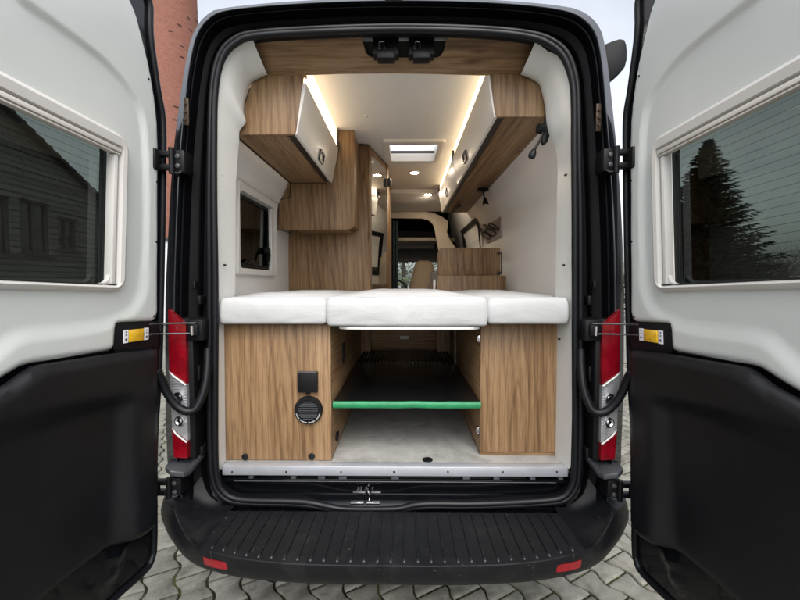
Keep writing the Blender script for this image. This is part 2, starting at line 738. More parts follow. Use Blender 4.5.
def rrect(u0, u1, v0, v1, r, n=6):
    out = []
    for cx, cy, a0 in ((u1 - r, v1 - r, 0), (u0 + r, v1 - r, 90), (u0 + r, v0 + r, 180), (u1 - r, v0 + r, 270)):
        for k in range(n + 1):
            a = R(a0 + 90 * k / n)
            out.append((cx + r * math.cos(a), cy + r * math.sin(a)))
    return out


# ================================================================== THE VAN
van = thing('camper_van', 'black high roof camper van seen from behind with both rear doors open', 'van', (X0, 1.6, 0))

# ---------------------------------------------------------------- rear body frame
O_px = [(170, 478), (166, 440), (165, 380), (165, 300), (168, 230), (173, 155), (181, 92), (188, 52), (195, 30), (207, 15), (226, 8),
        (300, 1), (393, -2), (490, 0), (560, 6), (585, 13), (600, 28), (606, 52), (612, 100), (619, 170), (623, 240), (624.5, 300),
        (624, 380), (622, 440), (619, 478), (600, 522), (500, 530), (393, 532), (290, 530), (190, 522)]
S_px = [(211, 440), (211, 300), (210, 200), (210.5, 130), (211.5, 95), (215, 68), (222, 50), (234, 39), (250, 33), (300, 29), (393, 26), (480, 28),
        (530, 33), (553, 41), (567, 54), (575, 75), (577.5, 100), (578, 150), (579, 220), (579, 300), (579, 440), (577, 482), (570, 496), (555, 503), (480, 507),
        (430, 507), (410, 509), (395, 512), (345, 512), (325, 509), (300, 505), (240, 503), (223, 497), (214, 482)]
CX, CY = 393, 270


def polar(poly, a):
    dx, dy = math.cos(a), math.sin(a)
    best = 0
    n = len(poly)
    for i in range(n):
        x1, y1 = poly[i][0] - CX, poly[i][1] - CY
        x2, y2 = poly[(i + 1) % n][0] - CX, poly[(i + 1) % n][1] - CY
        ex, ey = x2 - x1, y2 - y1
        den = dx * ey - dy * ex
        if abs(den) < 1e-9:
            continue
        t = (x1 * ey - y1 * ex) / den
        s = (x1 * dy - y1 * dx) / den
        if t > 0 and -1e-6 <= s <= 1 + 1e-6:
            best = max(best, t)
    return best


O_s = [(p.x, p.y) for p in catmull(O_px, 5, True)]
S_s = [(p.x, p.y) for p in catmull(S_px, 5, True)]
NA = 260
ANG = [2 * math.pi * k / NA for k in range(NA)]
YB = 1.60
RO = [polar(O_s, a) for a in ANG]
RS = [polar(S_s, a) for a in ANG]


def ringpt(k, t, y):
    r = RO[k] * (1 - t) + RS[k] * t
    p = at(CX + r * math.cos(ANG[k]), CY + r * math.sin(ANG[k]), YB)
    return V3((p.x, y, p.z))


prof = [(0, 1.74), (.008, 1.63), (.018, 1.605), (.03, 1.594), (.265, 1.574), (.29, 1.568), (.305, 1.570), (.315, 1.60), (.345, 1.605),
        (.355, 1.590), (.39, 1.590), (.40, 1.64), (.60, 1.66), (.62, 1.635), (.66, 1.632), (.68, 1.66), (.8, 1.66), (.84, 1.622), (1.0, 1.618), (1.05, 1.66)]
bm = NB()
loft(bm, [[ringpt(k, t, y) for k in range(NA)] for t, y in prof[:9]])
obj('body_frame', bm, 'body_paint', van, sharp=14)
bm = NB()
loft(bm, [[ringpt(k, t, y) for k in range(NA)] for t, y in prof[8:]])
obj('door_aperture', bm, 'aperture_black', van, sharp=32)

# outer skin with roof, running forward to the nose
bm = NB()
base = [ringpt(k, 0, 1.738) for k in range(NA)]
def sect(y, topz, kx=1.0):
    out = []
    for p in base:
        z = p.z
        if z > 1.3:
            z = 1.3 + (z - 1.3) * (topz - 1.3) / 1.44
        out.append(V3((X0 + (p.x - X0) * kx, y, max(z, .45))))
    return out
loft(bm, [sect(1.738, 2.74), sect(3, 2.74), sect(4.9, 2.74), sect(5.3, 2.62), sect(6.15, 2.10, .97)])
# roof light opening
for f in list(bm.faces):
    pass
box(bm, (X0 - .90, X0 + .90), (6.95, 7.5), (.45, 1.2), .08, 3)
for s in (-1, 1):
    hexa(bm, [(X0 + s * .86, 6.1, 1.15), (X0 + s * .93, 6.1, 1.15), (X0 + s * .93, 7.0, 1.1), (X0 + s * .86, 7.0, 1.1),
              (X0 + s * .80, 6.1, 2.1), (X0 + s * .87, 6.1, 2.1), (X0 + s * .92, 6.98, 1.2), (X0 + s * .85, 6.98, 1.2)])
    box(bm, (X0 + s * .9 - .03, X0 + s * .9 + .03), (6.1, 7.2), (.45, 1.16))
gl = NB()
kill = []
for f in bm.faces:
    c = f.calc_center_median()
    if 5.2 < c.y < 6.1 and 1.30 < c.z < 2.0 and abs(c.x - X0) > .6:
        kill.append(f)
        gl.faces.new([gl.verts.new(v.co) for v in f.verts])
bmesh.ops.delete(bm, geom=kill, context='FACES')
skin = obj('body', bm, 'gloss_black', van)
for s in (-1, 1):
    g2 = gl.copy()
    bmesh.ops.delete(g2, geom=[f for f in g2.faces if s * (f.calc_center_median().x - X0) < 0], context='FACES')
    bmesh.ops.remove_doubles(g2, verts=g2.verts, dist=.0005)
    obj('cab_window', g2, 'screen_glass', van)

# rear wheels
for s in (-1, 1):
    bm = NB()
    c = V3((X0 + s * .82, 3.4, .345))
    lathe(bm, c, (s, 0, 0), [(.2, -.12), (.32, -.11), (.345, -.08), (.345, .08), (.32, .11), (.2, .12)], 32)
    w = obj('wheel', bm, 'rubber', van)
    bm = NB()
    lathe(bm, c, (s, 0, 0), [(.2, .09), (.19, .115), (.1, .09), (.05, .125)], 24)
    obj('rim', bm, 'steel', w)

# double lipped seal round the opening
bm = NB()
def sealpath(dt, y):
    return [ringpt(k, 1 + dt, y) for k in range(0, NA, 1)]
tube(bm, sealpath(-.06, 1.612), .0115, 8, True)
tube(bm, sealpath(.065, 1.612), .0135, 8, True)
obj('door_seal', bm, 'rubber', van, sharp=60)

# centre brake light housing on the roof edge
bm = NB()
p = at(394, 1, 1.6)
box(bm, (p.x - .036, p.x + .036), (1.56, 1.66), (p.z - .012, p.z + .03), .006)
obj('roof_camera', bm, 'satin_black', van)

# added plates that stand in for bronze glints in the door gutter
for px, py in ((187, 112), (598, 118)):
    p = at(px, py, 1.572)
    bm = NB()
    box(bm, (p.x - .010, p.x + .010), (1.566, 1.574), (p.z - .055, p.z + .055), .003)
    for dz in (-.03, 0, .03):
        cyl(bm, (p.x, 1.568, p.z + dz), (p.x, 1.560, p.z + dz), .006, seg=10)
    obj('gutter_glint', bm, 'bronze', van)

# ---------------------------------------------------------------- interior lining
FZ = at(393, 466.5, 1.645).z - .003       # floor
CZ = HC + 1.06                 # ceiling


def hw(z):
    pts = [(-2, .86), (.47, .862), (.53, .845), (.72, .757), (.80, .72), (.95, .66), (1.07, .60)]
    z -= HC
    for (a, x), (b, y) in zip(pts, pts[1:]):
        if z <= b:
            return x + (y - x) * (z - a) / (b - a)
    return pts[-1][1]


def lining(side, hole):
    b = NB()
    y0, y1, z0, z1 = hole
    ys = sorted({1.80, y0, y1, 2.4, 3.2, 4.0, 4.95})
    zs = sorted({FZ - .05, 1.2, z0, z1, HC + .50, HC + .54, HC + .58, HC + .65, HC + .72, HC + .80, HC + .95, HC + 1.07})
    g = [[b.verts.new((X0 + side * hw(z), y, z)) for z in zs] for y in ys]
    for i in range(len(ys) - 1):
        for j in range(len(zs) - 1):
            if ys[i] >= y0 - 1e-6 and ys[i + 1] <= y1 + 1e-6 and zs[j] >= z0 - 1e-6 and zs[j + 1] <= z1 + 1e-6:
                continue
            b.faces.new((g[i][j], g[i + 1][j], g[i + 1][j + 1], g[i][j + 1]))
    return b


LW = (2.06, 2.60, HC + .075, HC + .50)
RW = (3.98, 4.9, HC + .16, HC + .50)
obj('side_lining', lining(-1, LW), 'wall_white', van, sharp=9)
obj('side_lining', lining(1, (9, 9.1, 1.5, 1.6)), 'wall_white', van, sharp=9)
# raised moulded bands on the right wall above the bed
# ceiling with an opening for the roof light
RV = (at(413.5, 150, 3).x - .185, at(413.5, 150, 3).x + .185, 2.93, 3.33)
bm = NB()
for xa, xb, ya, yb in ((X0 - .75, X0 + .75, 1.72, RV[2]), (X0 - .75, RV[0], RV[2], RV[3]), (RV[1], X0 + .75, RV[2], RV[3]), (X0 - .75, X0 + .75, RV[3], 5.0)):
    box(bm, (xa, xb), (ya, yb), (CZ, CZ + .02))
obj('ceiling_lining', bm, 'ceiling', van)
bm = NB()
SE = at(411, 211.5, 4.95).z
SP0, SN = V3((0, 4.38, CZ - .05)), V3((0, -(SE - CZ + .05), .57)).normalized()
hexa(bm, [(X0 - .75, 4.38, CZ - .05), (X0 + .75, 4.38, CZ - .05), (X0 + .75, 4.95, SE), (X0 - .75, 4.95, SE),
          (X0 - .75, 4.38, CZ - .003), (X0 + .75, 4.38, CZ - .003), (X0 + .75, 4.95, CZ - .003), (X0 - .75, 4.95, CZ - .003)], .004)
obj('ceiling_step', bm, 'ceiling', van)
bm = NB()
box(bm, (X0 - .9, X0 + .9), (1.685, 5.0), (FZ - .04, FZ))
obj('floor_lining', bm, 'vinyl', van)
bm = NB()
box(bm, (X0 - .93, X0 + .93), (5.0, 6.9), (FZ - .06, FZ - .02))
obj('cab_floor', bm, 'dash', van)

# rivets for the ceiling
for px, py in ((366, 119.6), (428.5, 119.6)):
    p = at(px, py, 2.48)
    bm = NB()
    lathe(bm, V3((p.x, p.y, CZ)), (0, 0, -1), [(.014, 0), (.012, .004), (.006, .005)], 16)
    obj('ceiling_stud', bm, 'liner_white', van)

# aluminium sill
bm = NB()
xa, xb = at(222, 470, 1.645).x, at(568.5, 470, 1.645).x
box(bm, (xa, xb), (1.645, 1.692), (at(393, 476.3, 1.645).z, FZ + .002), .004)
sill = obj('sill_strip', bm, 'alu', van)
for px in (232, 286, 341, 394, 448, 503, 557):
    p = at(px, 472, 1.643)
    bm = NB()
    lathe(bm, V3((p.x, 1.645, p.z)), (0, -1, 0), [(.004, 0), (.004, .002), (.002, .003)], 10)
    obj('screw', bm, 'satin_black', sill)

# black painted recess under the sill with its clips and lock striker
bm = NB()
z1 = at(393, 476.3, 1.645).z - .002
box(bm, (xa - .02, xb + .02), (1.675, 1.72), (HC - 1.06, z1))
box(bm, (xa, xb), (1.652, 1.676), (z1 - .035, z1 - .016), .004)
zs_ = at(393, 508, 1.62).z
hexa(bm, [(xa, 1.62, zs_ - .02), (xb, 1.62, zs_ - .02), (xb, 1.676, zs_), (xa, 1.676, zs_),
          (xa, 1.62, zs_ + .004), (xb, 1.62, zs_ + .004), (xb, 1.676, zs_ + .035), (xa, 1.676, zs_ + .035)], .004)
ap = obj('sill_apron', bm, 'gloss_black', van)
for px, w in ((252, .010), (294, .012), (322, .016), (343, .018), (395, .018), (466, .016), (496, .014), (532, .012), (560, .01)):
    p = at(px, 479, 1.66)
    bm = NB()
    box(bm, (p.x - w, p.x + w), (1.648, 1.674), (z1 - .016, z1 - .003), .003)
    obj('clip', bm, 'shelf_grey', ap)
bm = NB()
tube(bm, [(xa + .05, 1.65, z1 - .026), (xb - .05, 1.65, z1 - .026)], .0016, 6)  # thin grey tube painted in as the highlight along the glossy apron edge
obj('edge_highlight', bm, 'shelf_grey', ap)
bm = NB()
p = at(365, 503, 1.63)
box(bm, (p.x - .065, p.x - .006), (1.625, 1.645), (p.z - .004, p.z + .003), .002)
box(bm, (p.x + .003, p.x + .065), (1.625, 1.645), (p.z - .004, p.z + .003), .002)
for dx in (-.035, -.022, .0, .03):
    cyl(bm, (p.x + dx, 1.674, p.z + .04), (p.x + dx, 1.666, p.z + .04), .005, seg=8)
tube(bm, [(p.x + .008, 1.67, p.z + .045), (p.x + .012, 1.645, p.z + .045), (p.x + .02, 1.642, p.z + .03), (p.x + .017, 1.645, p.z + .005)], .0035, 8)
obj('lock_striker', bm, 'steel', van)

# ---------------------------------------------------------------- white pillar trims
Lp = [((252, 37), (266.5, 73)), ((243, 40), (250, 80)), ((233, 46), (244.5, 94)), ((225, 57), (243, 110)), ((220, 73), (244.5, 121)),
      ((218, 95), (238.5, 130)), ((217, 130), (238, 141)), ((216, 162), (236, 165)), ((216, 200), (234.5, 200)), ((216, 290), (234, 290)),
      ((216.5, 330), (231, 330)), ((219, 468), (232, 468))]
Rp = [((537, 38), (521.5, 73)), ((550, 42), (538, 80)), ((560, 51), (543.5, 94)), ((566, 65), (546.5, 110)), ((569.5, 85), (547.5, 122)),
      ((571, 105), (550, 133)), ((572, 130), (556, 146)), ((572.5, 162), (558.5, 166)), ((573, 200), (558, 200)), ((573, 290), (556.5, 290)),
      ((573, 330), (556, 330)), ((570, 468), (554.5, 468))]
for side, prs in ((-1, Lp), (1, Rp)):
    bm = NB()
    rows = []
    n = 48
    oo = resample([at(a[0], a[1], 1.632) for a, b in prs], n) if False else None
    # dense pairs
    A = catmull([at(a[0], a[1], 1.63) for a, b in prs], 5)
    B = catmull([at(b[0], b[1], 1.765) for a, b in prs], 5)
    rings = []
    for t, dy in ((-.10, .01), (0, 0), (.12, -.006), (.3, -.012), (.55, -.010), (.8, -.004), (.95, .0), (1, .012)):
        rings.append([a.lerp(b, t) + V3((0, dy, 0)) for a, b in zip(A, B)])
    rings.append([V3((X0 + side * (hw(b.z) + .01), 1.83, b.z)) for b in B])
    loft(bm, rings, False)
    tr = obj('pillar_trim', bm, 'liner_white', van, sharp=50)
    for px, py in (((222, 176), (225, 265)) if side < 0 else ((565.5, 175), (563.5, 265), (559, 339))):
        p = at(px, py, 1.675)
        bm = NB()
        lathe(bm, p + V3((0, 0.005, 0)), (0, -1, 0), [(.0045, 0), (.0045, .012), (.002, .0135)], 10)
        obj('screw', bm, 'satin_black', tr)

# ---------------------------------------------------------------- wooden header with the lock pair
bm = NB()
P0 = at(393, 36, 1.665)
P1 = at(393, 75, 1.80)
HN = V3((1, 0, 0)).cross(P1 - P0).normalized()
hd = [(250, 38.5), (300, 36.5), (356, 34.5), (361, 36), (363.5, 44), (365.5, 52), (369, 56), (374, 57.5), (436.5, 57.5), (441, 55.5), (444, 50), (446, 41), (448, 36.5), (453, 35), (490, 37), (530, 40), (534.5, 42), (532, 50),
      (521.5, 73.5), (483, 75.5), (440, 74), (393, 73.2), (340, 73.8), (300, 75.5), (267, 77), (262, 68)]
prism(bm, [onplane(x, y, P0, HN) for x, y in hd], V3((0, .014, .006)), .0025)
obj('header_panel', bm, 'wood_x', van)
bm = NB()
hexa(bm, [at(361, 59, 1.765), at(449, 59, 1.765), at(449, 59, 1.79), at(361, 59, 1.79), at(357, 28, 1.70), at(452, 28, 1.70), at(452, 26, 1.78), at(357, 26, 1.78)])
obj('lock_recess', bm, 'dark_void', van)
# strips closing the header towards the cupboards and the roof
bm = NB()
prism(bm, [onplane(x, y, P0 + V3((0, .03, 0)), HN) for x, y in ((244, 86), (252, 79), (268, 75), (306, 74), (306, 77), (268, 81), (254, 84), (247, 90))], V3((0, .02, 0)), .001)
obj('header_return', bm, 'wood_x', van)
bm = NB()
prism(bm, [onplane(x, y, P0 + V3((0, .03, 0)), HN) for x, y in ((489, 73.5), (522, 72), (536, 77), (542, 86), (545, 92), (541, 90), (534, 83), (521, 79.5), (489, 77.5))], V3((0, .02, 0)), .001)
obj('header_return', bm, 'wood_x', van)
for px in (386, 421.5):
    bm = NB()
    c = at(px, 47, 1.70)
    k = 1.70 / F
    box(bm, (c.x - 12.5 * k, c.x + 12.5 * k), (1.69, 1.74), (c.z - 8 * k, c.z + 10.5 * k), .002)
    box(bm, (c.x - 8 * k, c.x + 8 * k), (1.672, 1.72), (c.z - 13.5 * k, c.z - 5.5 * k), .002)
    lk = obj('door_lock', bm, 'satin_black', van)
    bm = NB()
    x = c.x - 4 * k
    tube(bm, [(x - 2.8 * k, 1.685, c.z - 6 * k), (x - 2.9 * k, 1.684, c.z + 1 * k), (x - 1.8 * k, 1.683, c.z + 3 * k), (x + 1.8 * k, 1.683, c.z + 3 * k),
              (x + 2.9 * k, 1.684, c.z + 1 * k), (x + 2.8 * k, 1.685, c.z - 6 * k)], .0042, 8)
    hexa(bm, [(c.x + 3.4 * k, 1.684, c.z - 2.5 * k), (c.x + 5 * k, 1.684, c.z - 2.5 * k), (c.x + 5 * k, 1.69, c.z - 2.5 * k), (c.x + 3.4 * k, 1.69, c.z - 2.5 * k),
              (c.x + 3.9 * k, 1.684, c.z + 3 * k), (c.x + 4.6 * k, 1.684, c.z + 3 * k), (c.x + 4.6 * k, 1.69, c.z + 3 * k), (c.x + 3.9 * k, 1.69, c.z + 3 * k)])
    obj('catch', bm, 'steel', lk)

# ---------------------------------------------------------------- side window over the bed, left
def wall_window(side, w, name, glass, framew, blind=None):
    y0, y1, z0, z1 = w
    def mp(u, v, h):
        return V3((X0 + side * (hw(v) - h), u, v))
    bm = NB()
    out = rrect(y0 - framew, y1 + framew * .9, z0 - framew, z1 + framew * 1.1, .015)
    mid = rrect(y0 - framew * .8, y1 + framew * .75, z0 - framew * .8, z1 + framew * .85, .015)
    inn = rrect(y0 + .002, y1 - .002, z0 + .002, z1 - .002, .02)
    loft(bm, [[mp(*p, 0) for p in out], [mp(*p, .016) for p in out], [mp(*p, .024) for p in mid], [mp(*p, .020) for p in inn], [mp(*p, -.03) for p in inn]])
    return bm, mp


bm, mp = wall_window(-1, LW, 'w', 'side_glass', .038)
sw = obj('side_window', bm, 'frame_white', van)
bm = NB()
y0, y1, z0, z1 = LW
bm.faces.new([bm.verts.new(mp(u, v, -.022)) for u, v in ((y0, z0), (y1, z0), (y1, z1), (y0, z1))])
obj('pane', bm, 'side_glass', sw)
bm = NB()
tube(bm, [mp(u, v, -.012) for u, v in rrect(y0 + .03, y1 - .03, z0 + .02, z1 - .02, .05)], .009, 6, True)
obj('inner_gasket', bm, 'satin_black', sw)
bm = NB()
box(bm, (X0 - hw(z0) + .0, X0 - hw(z0) + .022), (y1 - .05, y1 - .02), (z0 + .0, z1 - .01), .004)
obj('blind_rail', bm, 'frame_white', sw)
bm = NB()
xx = X0 - .86 + .01
lathe(bm, V3((xx - .02, y1 - .085, z0 + .13)), (1, 0, 0), [(.022, 0), (.022, .02), (.012, .03)], 14)
tube(bm, [(xx, y1 - .085, z0 + .13), (xx + .012, y1 - .10, z0 + .10), (xx + .012, y1 - .12, z0 + .06)], .008, 8)
obj('latch', bm, 'satin_black', sw)
bm = NB()
tube(bm, [(xx, y0 + .1, z0 + .03), (xx + .01, y0 + .15, z0 + .055), (xx + .01, y0 + .2, z0 + .04), (xx, y0 + .24, z0 + .06)], .008, 8)
obj('latch', bm, 'satin_black', sw)

# ---------------------------------------------------------------- black framed window in the sliding door
def mpr(u, v, h):
    return V3((X0 + hw(v) - h, u, v))


bm = NB()
o_ = [(3.95, HC + .60), (5.0, HC + .56), (5.0, HC + .10), (3.95, HC + .10)]
def ringr(d, h):
    q = rrect(3.94 + d, 4.98 - d, HC + .10 + d, HC + .66 - d, .05)
    return [mpr(u, v, h) for u, v in q]
loft(bm, [ringr(0, 0), ringr(0, .012), ringr(.05, .012), ringr(.05, .0)])
dw = obj('door_window', bm, 'satin_black', van)
bm = NB()
zz = [HC + .25, HC + .35, HC + .45, HC + .52, HC + .58, HC + .62]
loft(bm, [[mpr(3.98, z, .004), mpr(4.95, z, .004)] for z in zz], False)
obj('blind', bm, 'ceiling', dw)
bm = NB()
loft(bm, [[mpr(3.98, z, .003), mpr(4.95, z, .003)] for z in (HC + .12, HC + .25)], False)
obj('pane', bm, 'win_dark', dw)

# ---------------------------------------------------------------- roof light
bm = NB()
cx = (RV[0] + RV[1]) / 2
def rsq(e, z, r=.03):
    return [V3((u, v, z)) for u, v in rrect(RV[0] - e, RV[1] + e, RV[2] - e, RV[3] + e, r)]
loft(bm, [rsq(.055, CZ), rsq(.05, CZ - .018), rsq(.03, CZ - .022), rsq(0, CZ - .02), rsq(-.004, CZ + .07)])
rv = obj('roof_window', bm, 'cab_door', van)
bm = NB()
box(bm, (RV[0] - .05, RV[1] + .05), (RV[2] - .05, RV[3] + .05), (CZ + .065, CZ + .075))
obj('dome', bm, 'roof_lens', rv)
for yy in (3.07, 3.27):
    bm = NB()
    box(bm, (RV[0], RV[1]), (yy, yy + .012), (CZ + .03, CZ + .05))
    obj('blind_bar', bm, 'dash', rv)
# outer skin opening above it
me = skin.data
bmx = bmesh.new()
bmx.from_mesh(me)
ox = WL[skin.name]
geom = bmx.verts[:] + bmx.edges[:] + bmx.faces[:]
for axis, val in ((0, RV[0] - ox.x), (0, RV[1] - ox.x), (1, RV[2] - ox.y), (1, RV[3] - ox.y)):
    no = V3((1, 0, 0)) if axis == 0 else V3((0, 1, 0))
    geom = bmx.verts[:] + bmx.edges[:] + bmx.faces[:]
    bmesh.ops.bisect_plane(bmx, geom=geom, plane_co=no * val, plane_no=no)
kill = []
for f in bmx.faces:
    c = f.calc_center_median() + ox
    if RV[0] < c.x < RV[1] and RV[2] < c.y < RV[3] and c.z > CZ - .1:
        kill.append(f)
bmesh.ops.delete(bmx, geom=kill, context='FACES')
bmx.to_mesh(me)
bmx.free()

# ---------------------------------------------------------------- rear doors
DO = V3((X0 - .95, 1.55, HC))
DU = V3((-.07, -1, .045)).normalized()
DV = V3((.028, .045, 1)).normalized()
DN = DV.cross(DU).normalized()
DV = DU.cross(DN).normalized()


def duv(px, py):
    p = onplane(px, py, DO, DN) - DO
    return (p.dot(DU), p.dot(DV))


def dmap(side):
    def m(u, v, h):
        p = DO + DU * u + DV * v + DN * h
        if side > 0:
            p = V3((2 * X0 - p.x, p.y, p.z))
        return p
    return m


def sm(pts, n=4, closed=False):
    return [(p.x, p.y) for p in catmull([(a, b, 0) for a, b in pts], n, closed)]


UMAX = .86
s_vis = [duv(*p) for p in [(152, 0), (154, 38), (161, 90), (166, 120), (166.5, 160), (166, 200), (164, 300), (162, 375), (158.5, 430), (157.5, 480), (157.5, 540), (155, 558), (147, 573), (120, 598)]]
s_top = s_vis[0]
s_bot = s_vis[-1]
S_out = sm([(.46, s_top[1] + .105), (.30, s_top[1] + .09), (.2, s_top[1] + .055)] + s_vis) + [(UMAX - .1, s_bot[1] - .012), (UMAX - .03, s_bot[1] + .0), (UMAX, s_bot[1] + .06), (UMAX, s_top[1] + .02), (UMAX - .02, s_top[1] + .09), (UMAX - .06, s_top[1] + .11)]
w_vis = [duv(*p) for p in [(128, 0), (140, 36), (150, 80), (156, 130), (156.3, 200), (156, 300), (156, 311)]]
W_out = sm([(.52, w_vis[0][1] + .07), (.36, w_vis[0][1] + .055)] + w_vis, 4)
W_out += [duv(*p) for p in [(154.5, 318), (151, 320.8), (146, 321.2), (119, 322.2), (115, 324), (113.6, 329), (112.8, 344), (111, 348.5), (106, 350.5), (50, 359.5), (28, 363), (18, 366), (0, 377)]]
W_out += [(UMAX - .10, duv(0, 377)[1] - .075), (UMAX - .055, duv(0, 377)[1] - .08), (UMAX - .045, w_vis[0][1] + .02), (UMAX - .09, w_vis[0][1] + .075)]
r_vis = [duv(*p) for p in [(19, 0), (55, 25), (84, 46), (104.5, 63), (124, 85), (136, 104.5), (141, 122), (143.5, 150), (144.5, 200), (144, 250), (142, 285), (137, 301), (128, 312), (112, 321), (97, 326), (60, 331), (30, 334), (12, 339), (0, 348)]]
R_poly = sm(r_vis, 3)
vb = R_poly[-1][1]
R_poly += [(.66, vb - .07), (.76, vb - .05), (.80, vb + .1), (.80, r_vis[0][1] + .05), (.74, r_vis[0][1] + .1)]
t_top = [duv(*p) for p in [(148, 349), (131, 351), (114, 352.5), (50, 362), (30, 365.5), (20, 370), (0, 384)]]
t_bot = [duv(*p) for p in [(42, 600), (75, 573), (105, 549.5), (118, 542.5), (132, 536), (141, 529), (147, 520), (148, 505), (148.3, 440)]]
vtb = t_bot[0][1]
T_out = sm(t_top, 3) + [(UMAX - .07, t_top[-1][1] - .07), (UMAX - .05, t_top[-1][1] - .11), (UMAX - .05, vtb + .02), (UMAX - .08, vtb - .012)] + sm(t_bot, 3)
rc = [duv(*p) for p in [(117, 700), (117, 560), (117, 420), (116, 405), (108, 400), (95, 402), (50, 414), (0, 429)]]
R2 = [(p[0], p[1]) for p in sm(rc, 3)] + [(1.0, rc[-1][1] - .02), (1.0, rc[0][1])]
B_out = [duv(*p) for p in [(118, 322.8), (155, 321.5), (157.5, 324), (157.5, 351), (114.5, 353), (114.2, 328)]]
B_out = sm(B_out, 3, True)

wf = [duv(126, 137)[0], duv(121, 291)[0]]
WU0 = sum(wf) / 2
WV1 = (duv(120, 135)[1] + duv(0, 74)[1]) / 2
WV0 = (duv(115, 291)[1] + duv(0, 290)[1]) / 2
GU0 = duv(115.5, 220)[0]
GV1 = (duv(108, 150.5)[1] + duv(0, 99.5)[1]) / 2
GV0 = (duv(100, 284)[1] + duv(0, 279)[1]) / 2
WU1 = .775
GU1 = WU1 - (GU0 - WU0)
dent = [duv(118, 556), duv(112, 575)]


def rear_door(side, label):
    mp = dmap(side)
    du = -.035 if side > 0 else 0
    hole = rrect(WU0 + .014 + du, WU1 - .014 + du, WV0 + .014, WV1 - .014, .04)
    # pressed outer shell, black paint all round
    bm = NB()
    def hs(u, v):
        h = -.006
        d = sdist((u, v), S_out)
        h -= .006 * (1 - sstep(d / .012))
        for k, c in enumerate(dent):
            r = math.hypot((u - c[0]) / 1.0, (v - c[1]) / (.035 if k == 0 else .022))
            h += (.016, .012)[k] * math.exp(-((u - c[0]) / .03) ** 2 - ((v - c[1]) / .022) ** 2)
        return h
    panel(bm, S_out, [hole], .02, hs, mp)
    # rim and the outside skin
    rim = [mp(p[0], p[1], hs(*p)) for p in S_out]
    rim2 = [mp(p[0], p[1], -.072) for p in S_out]
    loft(bm, [rim, rim2])
    panel(bm, S_out, [hole], .08, lambda u, v: -.072 - .012 * sstep(sdist((u, v), S_out) / .06), mp)
    loft(bm, [[mp(p[0], p[1], -.006) for p in hole], [mp(p[0], p[1], -.084) for p in hole]])
    dr = obj('rear_door', bm, 'gloss_black', van, sharp=40)
    dr['label'] = label
    # white lined upper panel with its pressed recess
    bm = NB()
    def hwht(u, v):
        d = sdist((u, v), R_poly)
        wd = .0075 if v > .12 else .0075 + .018 * sstep((.12 - v) / .12)
        h = .012 - .012 * sstep((d + wd) / (2 * wd))
        e = sdist((u, v), W_out)
        return h - .008 * (1 - sstep(e / .012))
    panel(bm, W_out, [hole], .0095, hwht, mp, skirt=.012)
    wp = obj('inner_panel', bm, 'door_white', dr, sharp=60)
    # rubber seal running round the door
    bm = NB()
    n = 60
    vis = [p for p in S_out]
    path = []
    m_ = len(S_out)
    for i in range(m_):
        a, b = V3(S_out[i - 1]).to_2d() if False else S_out[i - 1], S_out[(i + 1) % m_]
        tx, ty = b[0] - a[0], b[1] - a[1]
        L = math.hypot(tx, ty) or 1
        nx, ny = -ty / L, tx / L
        q = (S_out[i][0] + nx * .017, S_out[i][1] + ny * .017)
        if not inside(q, S_out):
            q = (S_out[i][0] - nx * .017, S_out[i][1] - ny * .017)
        path.append(mp(q[0], q[1], -.002))
    tube(bm, path, .0125, 8, True)
    obj('weatherstrip', bm, 'rubber', dr, sharp=70)
    # grained lower trim
    bm = NB()
    def ht(u, v):
        d = sdist((u, v), R2)
        h = .060 - .046 * sstep((d + .045) / .09)
        e = sdist((u, v), T_out)
        return h - .014 * (1 - sstep(e / .022)) - .006
    panel(bm, T_out, [], .016, ht, mp, skirt=.03)
    obj('lower_trim', bm, 'trim_black', dr, sharp=60)
    # reflector carrier
    bm = NB()
    panel(bm, B_out, [], .02, lambda u, v: .012 - .006 * (1 - sstep(sdist((u, v), B_out) / .006)), mp, skirt=.02)
    bp = obj('reflector_plate', bm, 'satin_black', dr)
    def quad(px0, px1, py0, py1, h0, h1, mat, nm, par, bev=.0015):
        ua, va = duv(px0, (py0 + py1) / 2)[0], duv((px0 + px1) / 2, py0)[1]
        ub, vb_ = duv(px1, (py0 + py1) / 2)[0], duv((px0 + px1) / 2, py1)[1]
        bm = NB()
        u_ = sorted((ua, ub))
        v_ = sorted((va, vb_))
        hexa(bm, [mp(u_[0], v_[0], h0), mp(u_[1], v_[0], h0), mp(u_[1], v_[1], h0), mp(u_[0], v_[1], h0),
                  mp(u_[0], v_[0], h1), mp(u_[1], v_[0], h1), mp(u_[1], v_[1], h1), mp(u_[0], v_[1], h1)], bev)
        return obj(nm, bm, mat, par)
    quad(125.2, 139.3, 329.0, 341.0, .013, .019, 'yellow', 'yellow_reflector', dr)
    quad(119.9, 124.6, 329.8, 342.8, .013, .0152, 'sticker', 'sticker', dr, 0)
    quad(140.8, 145.0, 327.6, 339.6, .013, .0152, 'sticker', 'sticker', dr, 0)
    bm = NB()
    for cx_, ys in ((122.3, (332, 335, 339.5)), (143, (330, 332.5, 336.5))):
        bm = NB()
        for i, yy in enumerate(ys):
            u, v = duv(cx_, yy)
            lathe(bm, mp(u, v, .0150), mp(0, 0, 1) - mp(0, 0, 0), [(.0035 if i < 2 else .0055, 0), (.003 if i < 2 else .005, .0008)], 6)
        obj('sticker_print', bm, 'ink', dr)
    # screws
    scr = [(145.5, 79), (154, 182), (153.5, 242), (151, 316), (110.3, 346.5)]
    for px, py in scr:
        u, v = duv(px, py)
        bm = NB()
        lathe(bm, mp(u, v, hwht(u, v) - .001), mp(0, 0, 1) - mp(0, 0, 0), [(.0042, 0), (.004, .003), (.002, .004)], 10)
        obj('screw', bm, 'satin_black', dr)
